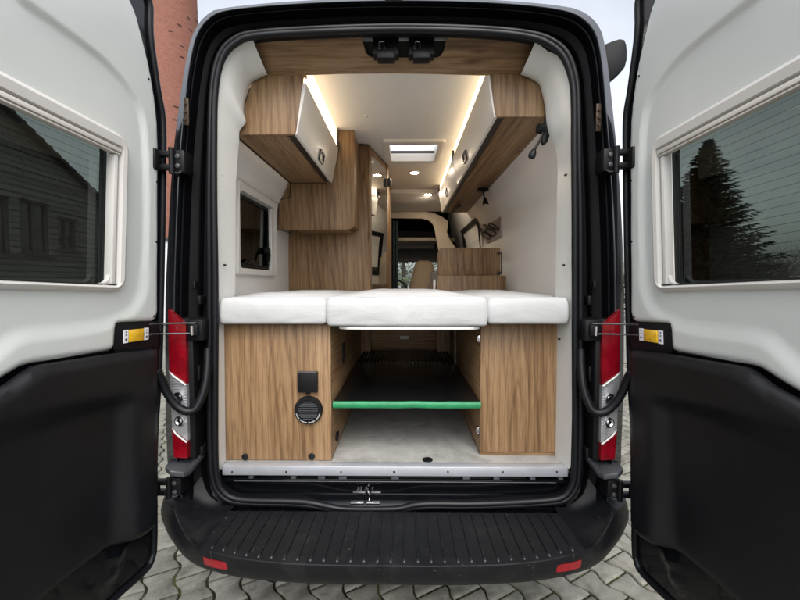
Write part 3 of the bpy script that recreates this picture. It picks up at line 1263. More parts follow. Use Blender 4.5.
    # window frame
    bm = NB()
    o0 = rrect(WU0 + du, WU1 + du, WV0, WV1, .05)
    o1 = rrect(WU0 + du + .006, WU1 + du - .006, WV0 + .006, WV1 - .006, .046)
    o2 = rrect(WU0 + du + .015, WU1 + du - .015, WV0 + .015, WV1 - .015, .038)
    i1 = rrect(GU0 + du - .004, GU1 + du + .004, GV0 - .006, GV1 + .026, .012)
    i2 = rrect(GU0 + du - .002, GU1 + du + .002, GV0 - .003, GV1 + .022, .010)
    loft(bm, [[mp(p[0], p[1], -.004) for p in o0], [mp(p[0], p[1], .010) for p in o0], [mp(p[0], p[1], .019) for p in o1], [mp(p[0], p[1], .024) for p in o2],
              [mp(p[0], p[1], .022) for p in i1], [mp(p[0], p[1], .012) for p in i2], [mp(p[0], p[1], -.04) for p in i2]])
    wfm = obj('window_frame', bm, 'frame_white', dr, sharp=30)
    bm = NB()
    def fb(u0, u1, v0, v1, h0, h1, bev=.002):
        hexa(bm, [mp(u0, v0, h0), mp(u1, v0, h0), mp(u1, v1, h0), mp(u0, v1, h0), mp(u0, v0, h1), mp(u1, v0, h1), mp(u1, v1, h1), mp(u0, v1, h1)], bev)
    ga, gb = GU0 + du + .002, GU1 + du - .002
    fb(ga, gb, GV1 + .004, GV1 + .018, -.01, .019)          # blind cassette
    fb(ga, gb, GV1 - .004, GV1 + .0015, -.01, .014, .001)
    obj('blind_cassette', bm, 'cab_door', dr)
    for ua, ub in ((GU0 + du + .006, GU0 + du + .020), (GU1 + du - .020, GU1 + du - .006)):
        bm = NB()
        fb(ua, ub, GV0 + .002, GV1 - .006, -.02, .010)
        s_ = 1 if ua < .5 else -1
        c0 = ub if s_ > 0 else ua
        arc = [(c0 - s_ * .001, GV0 + .002), (c0 + s_ * .034, GV0 + .002), (c0 + s_ * .020, GV0 + .005), (c0 + s_ * .009, GV0 + .013), (c0 + s_ * .003, GV0 + .024), (c0 - s_ * .001, GV0 + .036)]
        prism(bm, [mp(a, b, -.012) for a, b in arc], mp(0, 0, .016) - mp(0, 0, 0))
        obj('blind_guide', bm, 'frame_white', dr)
    bm = NB()
    fb(GU0 + du + .020, GU0 + du + .027, GV0, GV1, -.0365, -.034, 0)
    fb(GU0 + du + .0015, GU0 + du + .0055, GV0, GV1, -.02, -.001, 0)
    fb(ga, gb, GV0 - .001, GV0 + .0015, -.02, .0145, 0)
    obj('glass_gasket', bm, 'dark_void', dr)
    bm = NB()
    uvl = bm.loops.layers.uv.new('UVMap')
    q = ((GU0 + du, GV0 - .002), (GU1 + du, GV0 - .002), (GU1 + du, GV1 + .01), (GU0 + du, GV1 + .01))
    f = bm.faces.new([bm.verts.new(mp(a, b, -.038)) for a, b in q])
    for lp, (a, b) in zip(f.loops, q):
        lp[uvl].uv = (a, (b - GV0) / (GV1 - GV0))
    obj('window_pane', bm, 'door_glass', dr)
    return dr


rear_door(-1, 'open rear door with a dark window reflecting a gabled building')
rear_door(1, 'open rear door with a dark window showing a spruce')


def mir(p, side):
    p = V3(p)
    return V3((2 * X0 - p.x, p.y, p.z)) if side > 0 else p


def mhexa(bm, side, x, y, z, bev=0):
    if side > 0:
        x = (2 * X0 - x[1], 2 * X0 - x[0])
    box(bm, x, y, z, bev)


# ---------------------------------------------------------------- hinges, check straps, cable hoses
for side in (-1, 1):
    for py in (163, 484):
        up = py < 300
        c = at(177 if up else 174, py, 1.555)
        bm = NB()
        hgt = .045 if up else .038
        mhexa(bm, side, (c.x - .014, c.x + .044), (1.53, 1.60), (c.z - hgt, c.z + hgt), .008)
        mhexa(bm, side, (c.x - .058, c.x - .006), (1.515, 1.545), (c.z + hgt * .35, c.z + hgt * .85), .005)
        mhexa(bm, side, (c.x - .058, c.x - .006), (1.515, 1.545), (c.z - hgt * .8, c.z - hgt * .3), .005)
        cyl(bm, mir((c.x - .004, 1.525, c.z - hgt * 1.15), side), mir((c.x - .004, 1.525, c.z + hgt * 1.1), side), .011, seg=12)
        mhexa(bm, side, (c.x - .062, c.x - .045), (1.49, 1.54), (c.z - hgt * .9, c.z + hgt * .9), .006)
        hg = obj('hinge', bm, 'satin_black', van)
        bm = NB()
        for dz in (-.02, .018):
            lathe(bm, mir((c.x + .018, 1.53, c.z + dz), side), (0, -1, 0), [(.010, 0), (.010, .005), (.006, .007)], 6)
        tube(bm, [mir((c.x - .006, 1.53, c.z - hgt * 1.0), side), mir((c.x + .02, 1.53, c.z - hgt * 1.05), side), mir((c.x + .036, 1.535, c.z - hgt * .75), side)], .0035, 6)
        obj('bolt', bm, 'shelf_grey', hg)
    # check strap: two thin rods into a bracket
    bm = NB()
    c = at(199, 329, 1.585)
    mhexa(bm, side, (c.x - .034, c.x + .034), (1.55, 1.63), (c.z - .045, c.z + .045), .006)
    mhexa(bm, side, (c.x - .016, c.x + .02), (1.535, 1.56), (c.z - .022, c.z + .026), .005)
    br = obj('check_bracket', bm, 'satin_black', van)
    bm = NB()
    for py in (323.0, 333.3):
        tube(bm, [mir(at(196, py, 1.545), side), mir(at(162, py + .6, 1.50), side), mir(at(150, py + 1, 1.44), side)], .0035, 8)
    obj('check_rod', bm, 'shelf_grey', br)
    bm = NB()
    cyl(bm, mir((c.x + .0, 1.532, c.z - .018), side), mir((c.x + .0, 1.532, c.z + .02), side), .008, seg=10)
    obj('pin', bm, 'steel', br)
    # corrugated cable hose
    pts = catmull([mir(at(x, y, yy), side) for x, y, yy in ((156, 370, 1.47), (162, 381, 1.49), (168, 394, 1.505), (176, 405, 1.515), (185, 411, 1.52), (194, 410, 1.53), (200, 401, 1.545), (205, 386, 1.565), (207.5, 366, 1.59), (208, 348, 1.61))], 12)
    pts = resample(pts, 90)
    bm = NB()
    tube(bm, pts, [(.0155 + (.0030 if i % 2 else 0)) for i in range(len(pts))], 10)
    obj('cable_hose', bm, 'rubber', van, sharp=80)
    # small sill stops and rubber buffers on the pillar
    for x, y, s in ((203, 450, .014), (199, 372, .02), (201, 300, .012), (196, 285, .01)):
        bm = NB()
        p = at(x, y, 1.62)
        mhexa(bm, side, (p.x - s * .7, p.x + s * .7), (1.60, 1.645), (p.z - s * 1.6, p.z + s * 1.6), .004)
        obj('buffer', bm, 'satin_black', van)

# ---------------------------------------------------------------- tail lights
for side in (-1, 1):
    lab = None
    bm = NB()
    xs = [at(166.5, 380, 1.55).x - .004, at(187, 380, 1.55).x]
    zt, zb = at(175, 309, 1.55).z, at(175, 460, 1.55).z
    mhexa(bm, side, (xs[0] + .02, xs[1] + .02), (1.565, 1.66), (zb, zt - .04), .006)
    tl = obj('tail_light', bm, 'satin_black', van)
    def lens(pxs, mat, nm, yo=0):
        bm = NB()
        # curved lens: outline in px at y=1.535, bowed forward at the outer edge
        b = bmesh.new()
        pts = [at(x, y, 1.54) for x, y in pxs]
        x_o, x_i = xs[0], xs[1]
        rows = []
        top = [p for p in pts]
        def bow(x):
            t = (x - x_o) / (x_i - x_o)
            return 1.545 + yo + .018 * max(0, 1 - t / .4) ** 2 * 1.0
        (tl_, tr_, br_, bl_) = pts
        n = 8
        f0 = []
        for j in range(7):
            s = j / 6
            row = []
            for i in range(n + 1):
                t = i / n
                p = tl_.lerp(tr_, t).lerp(bl_.lerp(br_, t), s)
                row.append(V3((p.x, bow(p.x), p.z)))
            f0.append(row)
        # close back
        
        vs = [[b.verts.new(mir(p, side)) for p in r] for r in f0]
        for j in range(6):
            for i in range(n):
                b.faces.new((vs[j][i], vs[j][i + 1], vs[j + 1][i + 1], vs[j + 1][i]))
        be = [e for e in b.edges if len(e.link_faces) == 1]
        g = bmesh.ops.extrude_edge_only(b, edges=be)
        for v in [x for x in g['geom'] if isinstance(x, bmesh.types.BMVert)]:
            v.co.y = 1.567
        merge(bm, b)
        return obj(nm, bm, mat, tl, sharp=45)
    for (pa, pb) in (((167.2, 371.5), (185.6, 385)), ((170.4, 429.5), (186.8, 442.5))):
        bm = NB()
        a_, b_ = at(pa[0], pa[1], 1.541), at(pb[0], pb[1], 1.541)
        tube(bm, [mir(a_.lerp(b_, t) + V3((0, .016 * max(0, 1 - t / .4) ** 2, 0)), side) for t in (0, .1, .2, .35, .6, .8, 1)], .0035, 6)
        obj('lens_divider', bm, 'liner_white', tl)
    for py in (397, 421):
        bm = NB()
        c_ = at(178.5 if py < 410 else 179.5, py, 1.5425)
        lathe(bm, mir(c_, side), (0, -1, 0), [(.021, -.004), (.021, .002), (.017, .003), (.010, -.0005), (.004, .002)], 20)
        obj('lamp_bowl', bm, 'steel', tl)
    lens([(167, 309), (185, 325), (185.6, 384.5), (167.3, 371)], 'red_lens', 'red_lens')
    lens([(167.3, 372), (185.6, 385.5), (186.8, 442), (170.5, 429)], 'clear_lens', 'clear_lens', .003)
    lens([(170.5, 430), (186.8, 443), (186.8, 459), (173.3, 458)], 'red_lens', 'brake_lens')
    # grey ledge under the lamp
    bm = NB()
    lp = [(165, 466, 1.50), (171, 458.5, 1.60), (190, 459, 1.60), (203, 446, 1.64), (206, 450, 1.63), (190, 469, 1.535), (184, 472.5, 1.50), (170, 471, 1.485)]
    zc = at(178, 464, 1.53).z
    ring = [at(x, y, yy) for x, y, yy in lp]
    prism(bm, [mir(p, side) for p in ring], V3((0, 0, -.022)), .004)
    obj('lamp_ledge', bm, 'shelf_grey', van)

# ---------------------------------------------------------------- rear bumper with tread
ZS = at(393, 564.5, 1.262).z
def st(b, e, c_):
    return [V3(b), V3(e), V3(c_)]
def mz(px, py, dz=0):
    return onz(px, py, ZS + dz)
stn = []
b0 = at(164, 521, 1.66)
stn.append([b0, at(170, 492, 1.68), at(204, 472, 1.665)])
stn.append([at(164, 521, 1.63), at(167, 493.5, 1.64), at(189, 492.5, 1.61)])
stn.append([at(165.5, 527, 1.585), at(163.8, 498, 1.59), at(182, 499, 1.555)])
stn.append([at(169.5, 537, 1.54), at(167, 503.5, 1.535), at(176.8, 504.5, 1.505)])
stn.append([at(177, 549, 1.49), at(173.5, 511, 1.475), at(177, 510, 1.48)])
stn.append([at(186, 559, 1.445), at(180.5, 527, 1.43), at(183.5, 526, 1.44)])
stn.append([at(198, 567, 1.405), at(189.5, 541.5, 1.385), at(192, 540, 1.395)])
for (bx_, by_), (ex_, ey_) in (((213, 572), (201, 549.5)), ((236, 577.5), (221, 554.8)), ((262, 581), (242, 559.3)), ((313, 584.6), (285, 564)), ((352, 585.3), (345, 566.2)), ((393, 585.6), (393, 566.6))):
    e = mz(ex_, ey_, -.004)
    c_ = mz(ex_, ey_ - 2.2)
    t = (393 - ex_) / 193
    b = at(bx_, by_, e.y + .050 - .012 * t)
    stn.append([b, e, c_])
NS = 6
curves = [catmull([q[k] for q in stn], NS) for k in range(3)]
iW = 7 * NS                                    # the wing ends here, the straight tread begins
def mirx(p):
    return V3((2 * X0 - p.x, p.y, p.z))
def sym(cv):
    return cv + [mirx(p) for p in reversed(cv[:-1])]
Bc, Ec, Cc = [sym(c_) for c_ in curves]
nB = len(Bc)
rings = []
def outw(i):
    a, b = Bc[max(i - 1, 0)], Bc[min(i + 1, nB - 1)]
    t = b - a
    return V3((t.y, -t.x, 0)).normalized()
for k, w in (('u', 1), ('u', .35), ('b', 0), ('m', .12), ('m', .35), ('m', .6), ('m', .85), ('m', .95), ('e', 0), ('c', .35), ('c', 1)):
    row = []
    for i in range(nB):
        B_, E_, C_ = Bc[i], Ec[i], Cc[i]
        o = outw(i)
        if k == 'u':
            q = B_ - o * .11 * w - V3((0, 0, .018 * w))
        elif k == 'b':
            q = B_ - o * .004
        elif k == 'm':
            q = B_.lerp(E_, w) + o * .014 * math.sin(math.pi * w)
        elif k == 'e':
            q = E_ + V3((0, 0, 0))
        else:
            q = E_.lerp(C_, w) + V3((0, 0, .002 * math.sin(math.pi * w)))
        row.append(q)
    rings.append(row)
bm = NB()
loft(bm, rings, False)
top = rings[-1]
c0 = Cc[iW:nB - iW]
YT = onz(393, 511.5, ZS).y
for a, b in zip(c0, c0[1:]):
    bm.faces.new([bm.verts.new(v) for v in (a, b, V3((b.x, YT, ZS - .002)), V3((a.x, YT, ZS - .002)))])
    bm.faces.new([bm.verts.new(v) for v in (V3((a.x, YT, ZS - .002)), V3((b.x, YT, ZS - .002)), V3((b.x, YT + .03, ZS - .12)), V3((a.x, YT + .03, ZS - .12)))])
for s in (-1, 1):
    hi = Cc[:iW + 1] if s < 0 else list(reversed(Cc[nB - iW - 1:]))
    n = len(hi)
    f0 = onz(224, 507, ZS - .002)
    f0 = V3((hi[-1].x, YT + .1, ZS - .010))
    ft = [f0.lerp(hi[-1], (i / (n - 1)) ** .9) for i in range(n)]
    rr = []
    for w in (0, .04, .15, .3, .5, .7, .85, .95, 1):
        r_ = []
        for i, (a, b) in enumerate(zip(hi, ft)):
            q = a.lerp(b, w)
            d = min(1, (a - b).length / .2)
            q.z -= .034 * d * math.sin(math.pi * w) * (1 if w < .5 else 1.0)
            r_.append(q)
        rr.append(r_)
    loft(bm, rr, False)
bmesh.ops.remove_doubles(bm, verts=bm.verts, dist=.0004)
bump_o = obj('rear_bumper', bm, 'bumper', van, sharp=26)
# tread ribs and end studs
bm = NB()
nr = 29
for i in range(nr):
    x = X0 + (-.655 + 1.31 * i / (nr - 1))
    # nearest front y
    yf = min((p for p in c0), key=lambda p: abs(p.x - x)).y + .020
    hexa(bm, [(x - .005, yf, ZS - .005), (x + .005, yf, ZS - .005), (x + .005, YT - .004, ZS - .006), (x - .005, YT - .004, ZS - .006),
              (x - .0026, yf + .004, ZS + .0055), (x + .0026, yf + .004, ZS + .0055), (x + .0026, YT - .004, ZS + .003), (x - .0026, YT - .004, ZS + .003)])
obj('tread_rib', bm, 'bumper', bump_o).__setitem__('kind', 'stuff')
bm = NB()
for i in range(nr):
    x = X0 + (-.655 + 1.31 * i / (nr - 1))
    yf = min((p for p in c0), key=lambda p: abs(p.x - x)).y + .012
    lathe(bm, V3((x, yf, ZS - .001)), (0, 0, 1), [(.0045, 0), (.004, .004), (.002, .006)], 8)
obj('tread_stud', bm, 'shelf_grey', bump_o).__setitem__('kind', 'stuff')
for s, pts in ((-1, [(556, 565), (581.5, 559.5), (580.3, 567), (556.5, 572)]), (1, [(556, 565), (581.5, 559.5), (580.3, 567), (556.5, 572)])):
    bm = NB()
    def onb(x, y):
        # on the curved fascia: march along the ray until it reaches the bumper's plan curve
        d = ray(x, y)
        for k in range(2500):
            yy = 1.15 + k * .0002
            p = d * (yy / d.y)
            p.z += HC
            best = min(range(nB - 1), key=lambda q: abs((Bc[q].x + Bc[q + 1].x) / 2 - p.x) + (9 if Bc[q].y > 1.45 else 0))
            sB, sE = Bc[best], Ec[best]
            w = (p.z - sB.z) / (sE.z - sB.z)
            if 0 <= w <= 1.2 and yy > sB.y + (sE.y - sB.y) * w - .016 * math.sin(math.pi * min(1, w)):
                return p + V3((0, -.002, 0))
        return at(x, y, 1.3)
    tl_, tr_, br_, bl_ = [onb(*p) if s > 0 else mirx(onb(*p)) for p in pts]
    rows = []
    b = bmesh.new()
    for j in range(4):
        rows.append([b.verts.new(tl_.lerp(tr_, i / 6).lerp(bl_.lerp(br_, i / 6), j / 3) + V3((0, -.004 * math.sin(math.pi * i / 6), 0))) for i in range(7)])
    for j in range(3):
        for i in range(6):
            b.faces.new((rows[j][i], rows[j][i + 1], rows[j + 1][i + 1], rows[j + 1][i]))
    be = [e for e in b.edges if len(e.link_faces) == 1]
    g = bmesh.ops.extrude_edge_only(b, edges=be)
    for v in [x for x in g['geom'] if isinstance(x, bmesh.types.BMVert)]:
        v.co.y += .03
    merge(bm, b)
    obj('reflector', bm, 'red_refl', bump_o, sharp=50)
# seam lines where the bumper corner pieces join
for s in (-1, 1):
    i = iW + 3 if s < 0 else nB - 1 - iW - 3
    bm = NB()
    tube(bm, [rings[k][i] + V3((0, -.0005, 0)) for k in range(2, 10)], .0016, 6)
    obj('corner_seam', bm, 'dark_void', bump_o)
# towing eye under the bumper
bm = NB()
p = at(272, 583, 1.40)
tube(bm, [V3((p.x + .028 * math.cos(a), 1.41, p.z + .022 + .020 * math.sin(a))) for a in [2 * math.pi * k / 16 for k in range(16)]], .007, 8, True)
obj('tow_eye', bm, 'satin_black', van)

# ================================================================== FURNITURE
# ---------------------------------------------------------------- overhead cupboards
def ring_handle(bm, c, A, B, N, w, h, r):
    """flat rounded ring in plane A,B"""
    out = rrect(-w, w, -h, h, r * 2.2)
    inn = rrect(-w + r * 2, w - r * 2, -h + r * 2, h - r * 2, r)
    def m(p, d):
        return c + A * p[0] + B * p[1] + N * d
    loft(bm, [[m(p, .001) for p in out], [m(p, .010) for p in out], [m(p, .010) for p in inn], [m(p, .001) for p in inn], [m(p, .001) for p in out]])


def cupboard(sign, bx, bz, tx, tz, cx, wx, wtx, y0, splits, hpx, label, group):
    """bx,bz lower front edge; tx,tz top of door; cx ceiling edge x; wx wall x at the bottom, wtx at the ceiling"""
    y1 = splits[-1]
    root = thing('overhead_cupboard', label, 'cupboard', (bx, y0, bz + HC), group)
    zb, zt, zc = bz + HC, tz + HC, CZ - .004
    s = sign
    # end panel and carcass
    bm = NB()
    prism(bm, [(tx + s * .0, y0, zc), (bx + s * .004, y0, zb + .012), (bx + s * .016, y0, zb), (wx, y0, zb), (wtx + (wx - wtx) * .45, y0, zb + .21), (wtx, y0, zc)], (0, .018, 0), .0015)
    obj('end_panel', bm, 'wood_z', root)
    bm = NB()
    prism(bm, [(tx + s * .0, y1 - .02, zc), (bx + s * .012, y1 - .02, zb), (wx, y1 - .02, zb), (wtx, y1 - .02, zc)], (0, .018, 0), .0015)
    obj('far_end_panel', bm, 'wood_z', root)
    bm = NB()
    xa, xb = sorted((bx + s * .05, wx))
    box(bm, (xa, xb), (y0 + .019, y1), (zb + .0, zb + .016), .001)
    obj('bottom_panel', bm, 'wood_y', root)
    bm = NB()
    xa, xb = sorted((bx + s * .004, bx + s * .05))
    box(bm, (xa, xb), (y0 + .019, y1), (zb + .004, zb + .012))
    obj('grip_recess', bm, 'edge_black', root)
    bm = NB()
    tube(bm, [(wtx + (wx - wtx) * .45, y0 + .003, zb + .21), (wx, y0 + .003, zb), (wx, y0 + .02, zb - .002), (wx, y1, zb - .002)], .0042, 6)
    obj('wall_joint', bm, 'edge_black', root)
    # doors
    D = V3((tx - bx, 0, zt - zb))
    L = D.length
    Dn = D.normalized()
    N = V3((-s * abs(Dn.z), 0, -s * s * abs(Dn.x) * 1.0))
    N = V3((0, 1, 0)).cross(Dn).normalized()
    if N.x * -s < 0:
        N = -N
    ya = y0 + (.004 if len(splits) > 1 else .004)
    for k, ye in enumerate(splits):
        bm = NB()
        fbox(bm, V3((bx, 0, zb)) - N * .018, V3((0, 1, 0)), Dn, N, (ya, ye - .004), (.0, L), (0, .018), .003)
        dd = obj('door', bm, 'cab_door', root)
        if k < len(hpx):
            c = onplane(hpx[k][0], hpx[k][1], V3((bx, 0, zb)), N)
            bm = NB()
            ring_handle(bm, c, V3((0, 1, 0)), Dn, N, .055, .032, .0055)
            obj('handle', bm, 'edge_black', dd)
        ya = ye
    # lit cove fascia above the doors, the light on it put in as emission
    bm = NB()
    xa, xb = sorted((tx + s * .012, tx + s * .02))
    box(bm, (xa, xb), (y0 + .03, y1 - .01), (zt + .002, zc))
    obj('lit_cove_fascia', bm, 'strip', root)
    ys = [y0 + .05] + list(splits) if False else list(splits)
    for ye in ys:
        bm = NB()
        xa, xb = sorted((tx - s * .004, tx + s * .03))
        box(bm, (xa, xb), (ye - .02, ye + .012), (zt - .01, zt + .055), .003)
        obj('strip_bracket', bm, 'edge_black', root)
    return root


cupboard(-1, -.50, .687, -.453, .92, -.45, -.79, -.655, 1.80, [2.68], [(321, 157)],
         'short wooden overhead cupboard with one white door, above the small window', 'overhead cupboards')
cupboard(1, .417, .763, .38, .97, .362, .722, .60, 1.80, [3.03, 4.22], [(465.4, 157), (447, 192.4)],
         'long wooden overhead cupboard with two white doors and a black reading lamp below', 'overhead cupboards')

# ---------------------------------------------------------------- tall cupboard hung over the bed foot
c = thing('hanging_cupboard', 'wooden hanging box with rounded lower corner between overhead cupboard and mirror', 'cupboard', (-.63, 2.7, HC + .37))
bm = NB()
zb = HC + .37
pts = [(-.905, 2.70, CZ - .004), (-.905, 2.70, zb), (-.40, 2.70, zb), (-.37, 2.70, zb + .008), (-.355, 2.70, zb + .022), (-.348, 2.70, zb + .05), (-.348, 2.70, CZ - .004)]
prism(bm, pts, (0, .02, 0), .003)
obj('front_panel', bm, 'wood_z', c)
bm = NB()
box(bm, (-.900, -.352), (2.721, 2.965), (zb + .03, CZ - .006))
obj('carcass', bm, 'wood_z', c)
bm = NB()
box(bm, (-.78, -.40), (2.705, 2.96), (zb + .002, zb + .028), .004)
obj('base_board', bm, 'wood_x', c)
bm = NB()
tube(bm, [at(290.5, 184, 2.69), at(290.5, 197, 2.69), at(279, 200, 2.69), at(277.3, 229, 2.69), at(291, 233, 2.8)], .004, 6)
obj('edge_joint', bm, 'edge_black', c)

# ---------------------------------------------------------------- washroom wall with the mirror
c = thing('washroom_wall', 'wooden upright wall behind the bed with a tall mirror on its angled side', 'partition', (-.6, 2.98, FZ))
bm = NB()
prism(bm, [(X0 - .86, 2.98, FZ), (-.282, 2.98, FZ), (-.282, 3.0, FZ), (X0 - .86, 3.0, FZ)], (0, 0, CZ - FZ - .003), .001)
obj('rear_panel', bm, 'wood_z', c)
A = V3((-.272, 2.985, 0))
B = V3((-.150, 3.50, 0))
ud = (B - A).normalized()
nd = V3((ud.y, -ud.x, 0))
Lw = (B - A).length
bm = NB()
fbox(bm, A + V3((0, 0, FZ)), ud, V3((0, 0, 1)), nd, (0, Lw), (0, CZ - FZ - .003), (-.02, 0), .001)
fbox(bm, A + V3((0, 0, FZ)), ud, V3((0, 0, 1)), nd, (-.006, .016), (0, CZ - FZ - .004), (-.022, .006), .002)
fbox(bm, A + V3((0, 0, FZ)), ud, V3((0, 0, 1)), nd, (Lw - .045, Lw), (0, CZ - FZ - .004), (0, .010), .002)
box(bm, (-.17, -.15), (3.5, 4.55), (FZ, CZ - .003))
box(bm, (X0 - .86, -.15), (4.55, 4.57), (FZ, CZ - .003))
obj('side_panel', bm, 'wood_z', c)
bm = NB()
fbox(bm, A + V3((0, 0, FZ)), ud, V3((0, 0, 1)), nd, (.05, Lw - .05), (.3, CZ - FZ - .06), (.001, .005))
obj('mirror', bm, 'mirror', c)
bm = NB()
fbox(bm, A + V3((0, 0, HC + .90)), ud, V3((0, 0, 1)), nd, (Lw - .04, Lw - .01), (-.04, .03), (.011, .04), .003)
obj('door_catch', bm, 'edge_black', c)
bm = NB()
tube(bm, [(-.348, 2.96, CZ - .006), (-.282, 2.975, CZ - .006), (-.150, 3.50, CZ - .006)], .006, 6)
obj('ceiling_joint', bm, 'edge_black', c)

# ---------------------------------------------------------------- lower cabinets
c = thing('storage_cabinet', 'wooden cabinet with black socket and round air vent under the mattress', 'cabinet', (-.56, 1.70, FZ), 'cabinets under the bed')
xl, xr = at(223.5, 330, 1.70).x, at(330.5, 330, 1.70).x
zt = HC - .190
bm = NB()
box(bm, (xl - .004, xr), (1.70, 1.718), (FZ + .003, zt), .0015)
obj('front_panel', bm, 'wood_z', c)
bm = NB()
box(bm, (xr - .018, xr - .0005), (1.7185, 2.92), (FZ + .003, zt), .001)
obj('side_panel', bm, 'wood_y', c)
bm = NB()
box(bm, (xl, xr - .02), (1.72, 2.92), (zt - .02, zt - .001))
obj('top_panel', bm, 'wood_y', c)
bm = NB()
p = at(308.5, 381, 1.70)
k = 1.70 / F
box(bm, (p.x - 10 * k, p.x + 10 * k), (1.676, 1.699), (p.z - 10.5 * k, p.z + 10.5 * k), .004)
box(bm, (p.x - 2 * k, p.x + 2 * k), (1.682, 1.699), (p.z - 12.5 * k, p.z - 10 * k), .002)
sk = obj('socket_cover', bm, 'satin_black', c)
bm = NB()
box(bm, (p.x - 9.5 * k, p.x + 9.5 * k), (1.674, 1.690), (p.z + 9.2 * k, p.z + 10.8 * k), .002)
obj('lid_hinge', bm, 'shelf_grey', sk)
bm = NB()
p = at(309, 409.5, 1.70)
r = 14.3 * k
lathe(bm, V3((p.x, 1.699, p.z)), (0, -1, 0), [(r, 0), (r, .012), (r * .93, .018), (r * .76, .018), (r * .72, .006)], 40)
vt = obj('air_vent', bm, 'satin_black', c)
bm = NB()
for i in range(-4, 5):
    z = p.z + i * r * .155
    w = math.sqrt(max(0, (r * .72) ** 2 - (i * r * .155) ** 2))
    box(bm, (p.x - w, p.x + w), (1.683, 1.692), (z - .0022, z + .0022))
obj('louvre', bm, 'shelf_grey', vt)
bm = NB()
for i in range(26):
    a = R(196 + 148 * i / 25)
    if i % 7 == 5:
        continue
    q = V3((p.x + r * .845 * math.cos(a), 1.6815, p.z + r * .845 * math.sin(a)))
    fbox(bm, q, V3((-math.sin(a), 0, math.cos(a))), V3((math.cos(a), 0, math.sin(a))), V3((0, -1, 0)), (-.0021, .0016), (-.0028, .0028), (-.001, .0006))
obj('vent_marking', bm, 'ink_grey', vt)
for px, py in ((245.3, 456.6), (311.8, 456.2)):
    q = at(px, py, 1.70)
    bm = NB()
    lathe(bm, V3((q.x, 1.699, q.z)), (0, -1, 0), [(3.4 * k, 0), (3.4 * k, .004), (2.4 * k, .006)], 20)
    obj('cover_cap', bm, 'satin_black', c)
bm = NB()
q = at(335, 449, 1.9)
box(bm, (xr, xr + .012), (1.80, 1.84), (FZ + .05, FZ + .085), .003)
obj('floor_bracket', bm, 'satin_black', c)
# dark oval grip hole in the side
bm = NB()
box(bm, (xr, xr + .004), (2.02, 2.10), (HC - .44, HC - .33), .002)
obj('finger_hole', bm, 'dark_void', c)

c = thing('storage_cabinet', 'plain wooden cabinet with steel hinges under the mattress', 'cabinet', (.53, 1.76, FZ), 'cabinets under the bed')
xl2, xr2 = at(480.5, 380, 1.755).x, at(557, 380, 1.755).x
bm = NB()
box(bm, (xl2, xr2), (1.755, 1.773), (FZ + .022, zt), .0015)
obj('front_panel', bm, 'wood_z', c)
bm = NB()
box(bm, (xl2, xl2 + .018), (1.774, 2.60), (FZ + .022, zt), .001)
box(bm, (xl2, xl2 + .018), (2.66, 2.92), (FZ + .022, zt), .001)
obj('side_panel', bm, 'wood_y', c)
bm = NB()
box(bm, (xl2 + .004, xr2), (1.765, 2.92), (FZ + .001, FZ + .02))
obj('plinth', bm, 'wood_x', c)
bm = NB()
box(bm, (xl2 + .02, xr2), (1.78, 2.92), (zt - .02, zt - .001))
obj('top_panel', bm, 'wood_y', c)
for z in (HC - .265, HC - .70):
    bm = NB()
    box(bm, (xl2 - .009, xl2), (1.766, 1.80), (z - .016, z + .016), .002)
    cyl(bm, (xl2 - .011, 1.772, z - .012), (xl2 - .011, 1.772, z + .012), .004, seg=8)
    obj('hinge', bm, 'steel', c)
bm = NB()
box(bm, (xl2 - .003, xl2), (2.61, 2.65), (FZ + .25, zt), .001)
obj('corner_post', bm, 'liner_white', c)

# back wall of the garage under the bed
c = thing('garage_bulkhead', 'dark wooden bulkhead with a small white latch at the back under the bed', 'panel', (0, 3.09, FZ))
bm = NB()
box(bm, (xr - .02, xl2 + .1), (3.09, 3.108), (FZ + .002, HC - .10), .001)
obj('board', bm, 'wood_x', c)
bm = NB()
for px in (364.5, 441.5):
    q = at(px, 340, 3.08)
    box(bm, (q.x - .010, q.x + .010), (3.07, 3.089), (HC - .60, HC - .22), .002)
obj('upright', bm, 'liner_white', c)
bm = NB()
q = at(404.5, 337.5, 3.08)
box(bm, (q.x - .035, q.x + .035), (3.07, 3.089), (q.z - .013, q.z + .013), .004)
obj('latch', bm, 'liner_white', c)

# slide-out shelf board
c = thing('sliding_shelf', 'black ribbed shelf board with a green taped front edge between the cabinets', 'shelf', (0, 1.72, HC - .585))
bz = HC - .552
bm = NB()
box(bm, (xr + .006, xl2 - .006), (1.725, 3.06), (bz - .030, bz), .002)
for i in range(27):
    x = xr + .02 + (xl2 - xr - .04) * i / 26
    box(bm, (x - .004, x + .004), (2.55, 3.055), (bz, bz + .010), .0015)
obj('board', bm, 'black_mat', c)
bm = NB()
n = 60
rows = []
for dz, dy in ((0.001, .012), (.0015, -.002), (-.006, -.006), (-.022, -.006), (-.029, -.002), (-.029, .014)):
    row = []
    for i in range(n + 1):
        x = xr + .004 + (xl2 - xr - .008) * i / n
        w = noise.noise(V3((x * 9, dz * 40, 3)))
        row.append(V3((x, 1.722 + dy + .0015 * w, bz + dz + .003 * w * (1 if dz > -.026 else 1.3))))
    rows.append(row)
loft(bm, rows, False)
obj('edge_tape', bm, 'green', c, sharp=70)
# loose cap on the garage floor
q = at(427.5, 460, 1.66)
qz = ray(427.5, 460)
q = V3((0, 0, HC)) + qz * ((FZ - HC) / qz.z)
bm = NB()
lathe(bm, V3((q.x, q.y, FZ)), (0, 0, 1), [(.024, 0), (.024, .003), (.018, .005), (.004, .0055)], 24)
tag(obj('floor_cap', bm, 'satin_black', None, (q.x, q.y, FZ)), 'round black plastic cap in the grey floor below the shelf', 'cap')

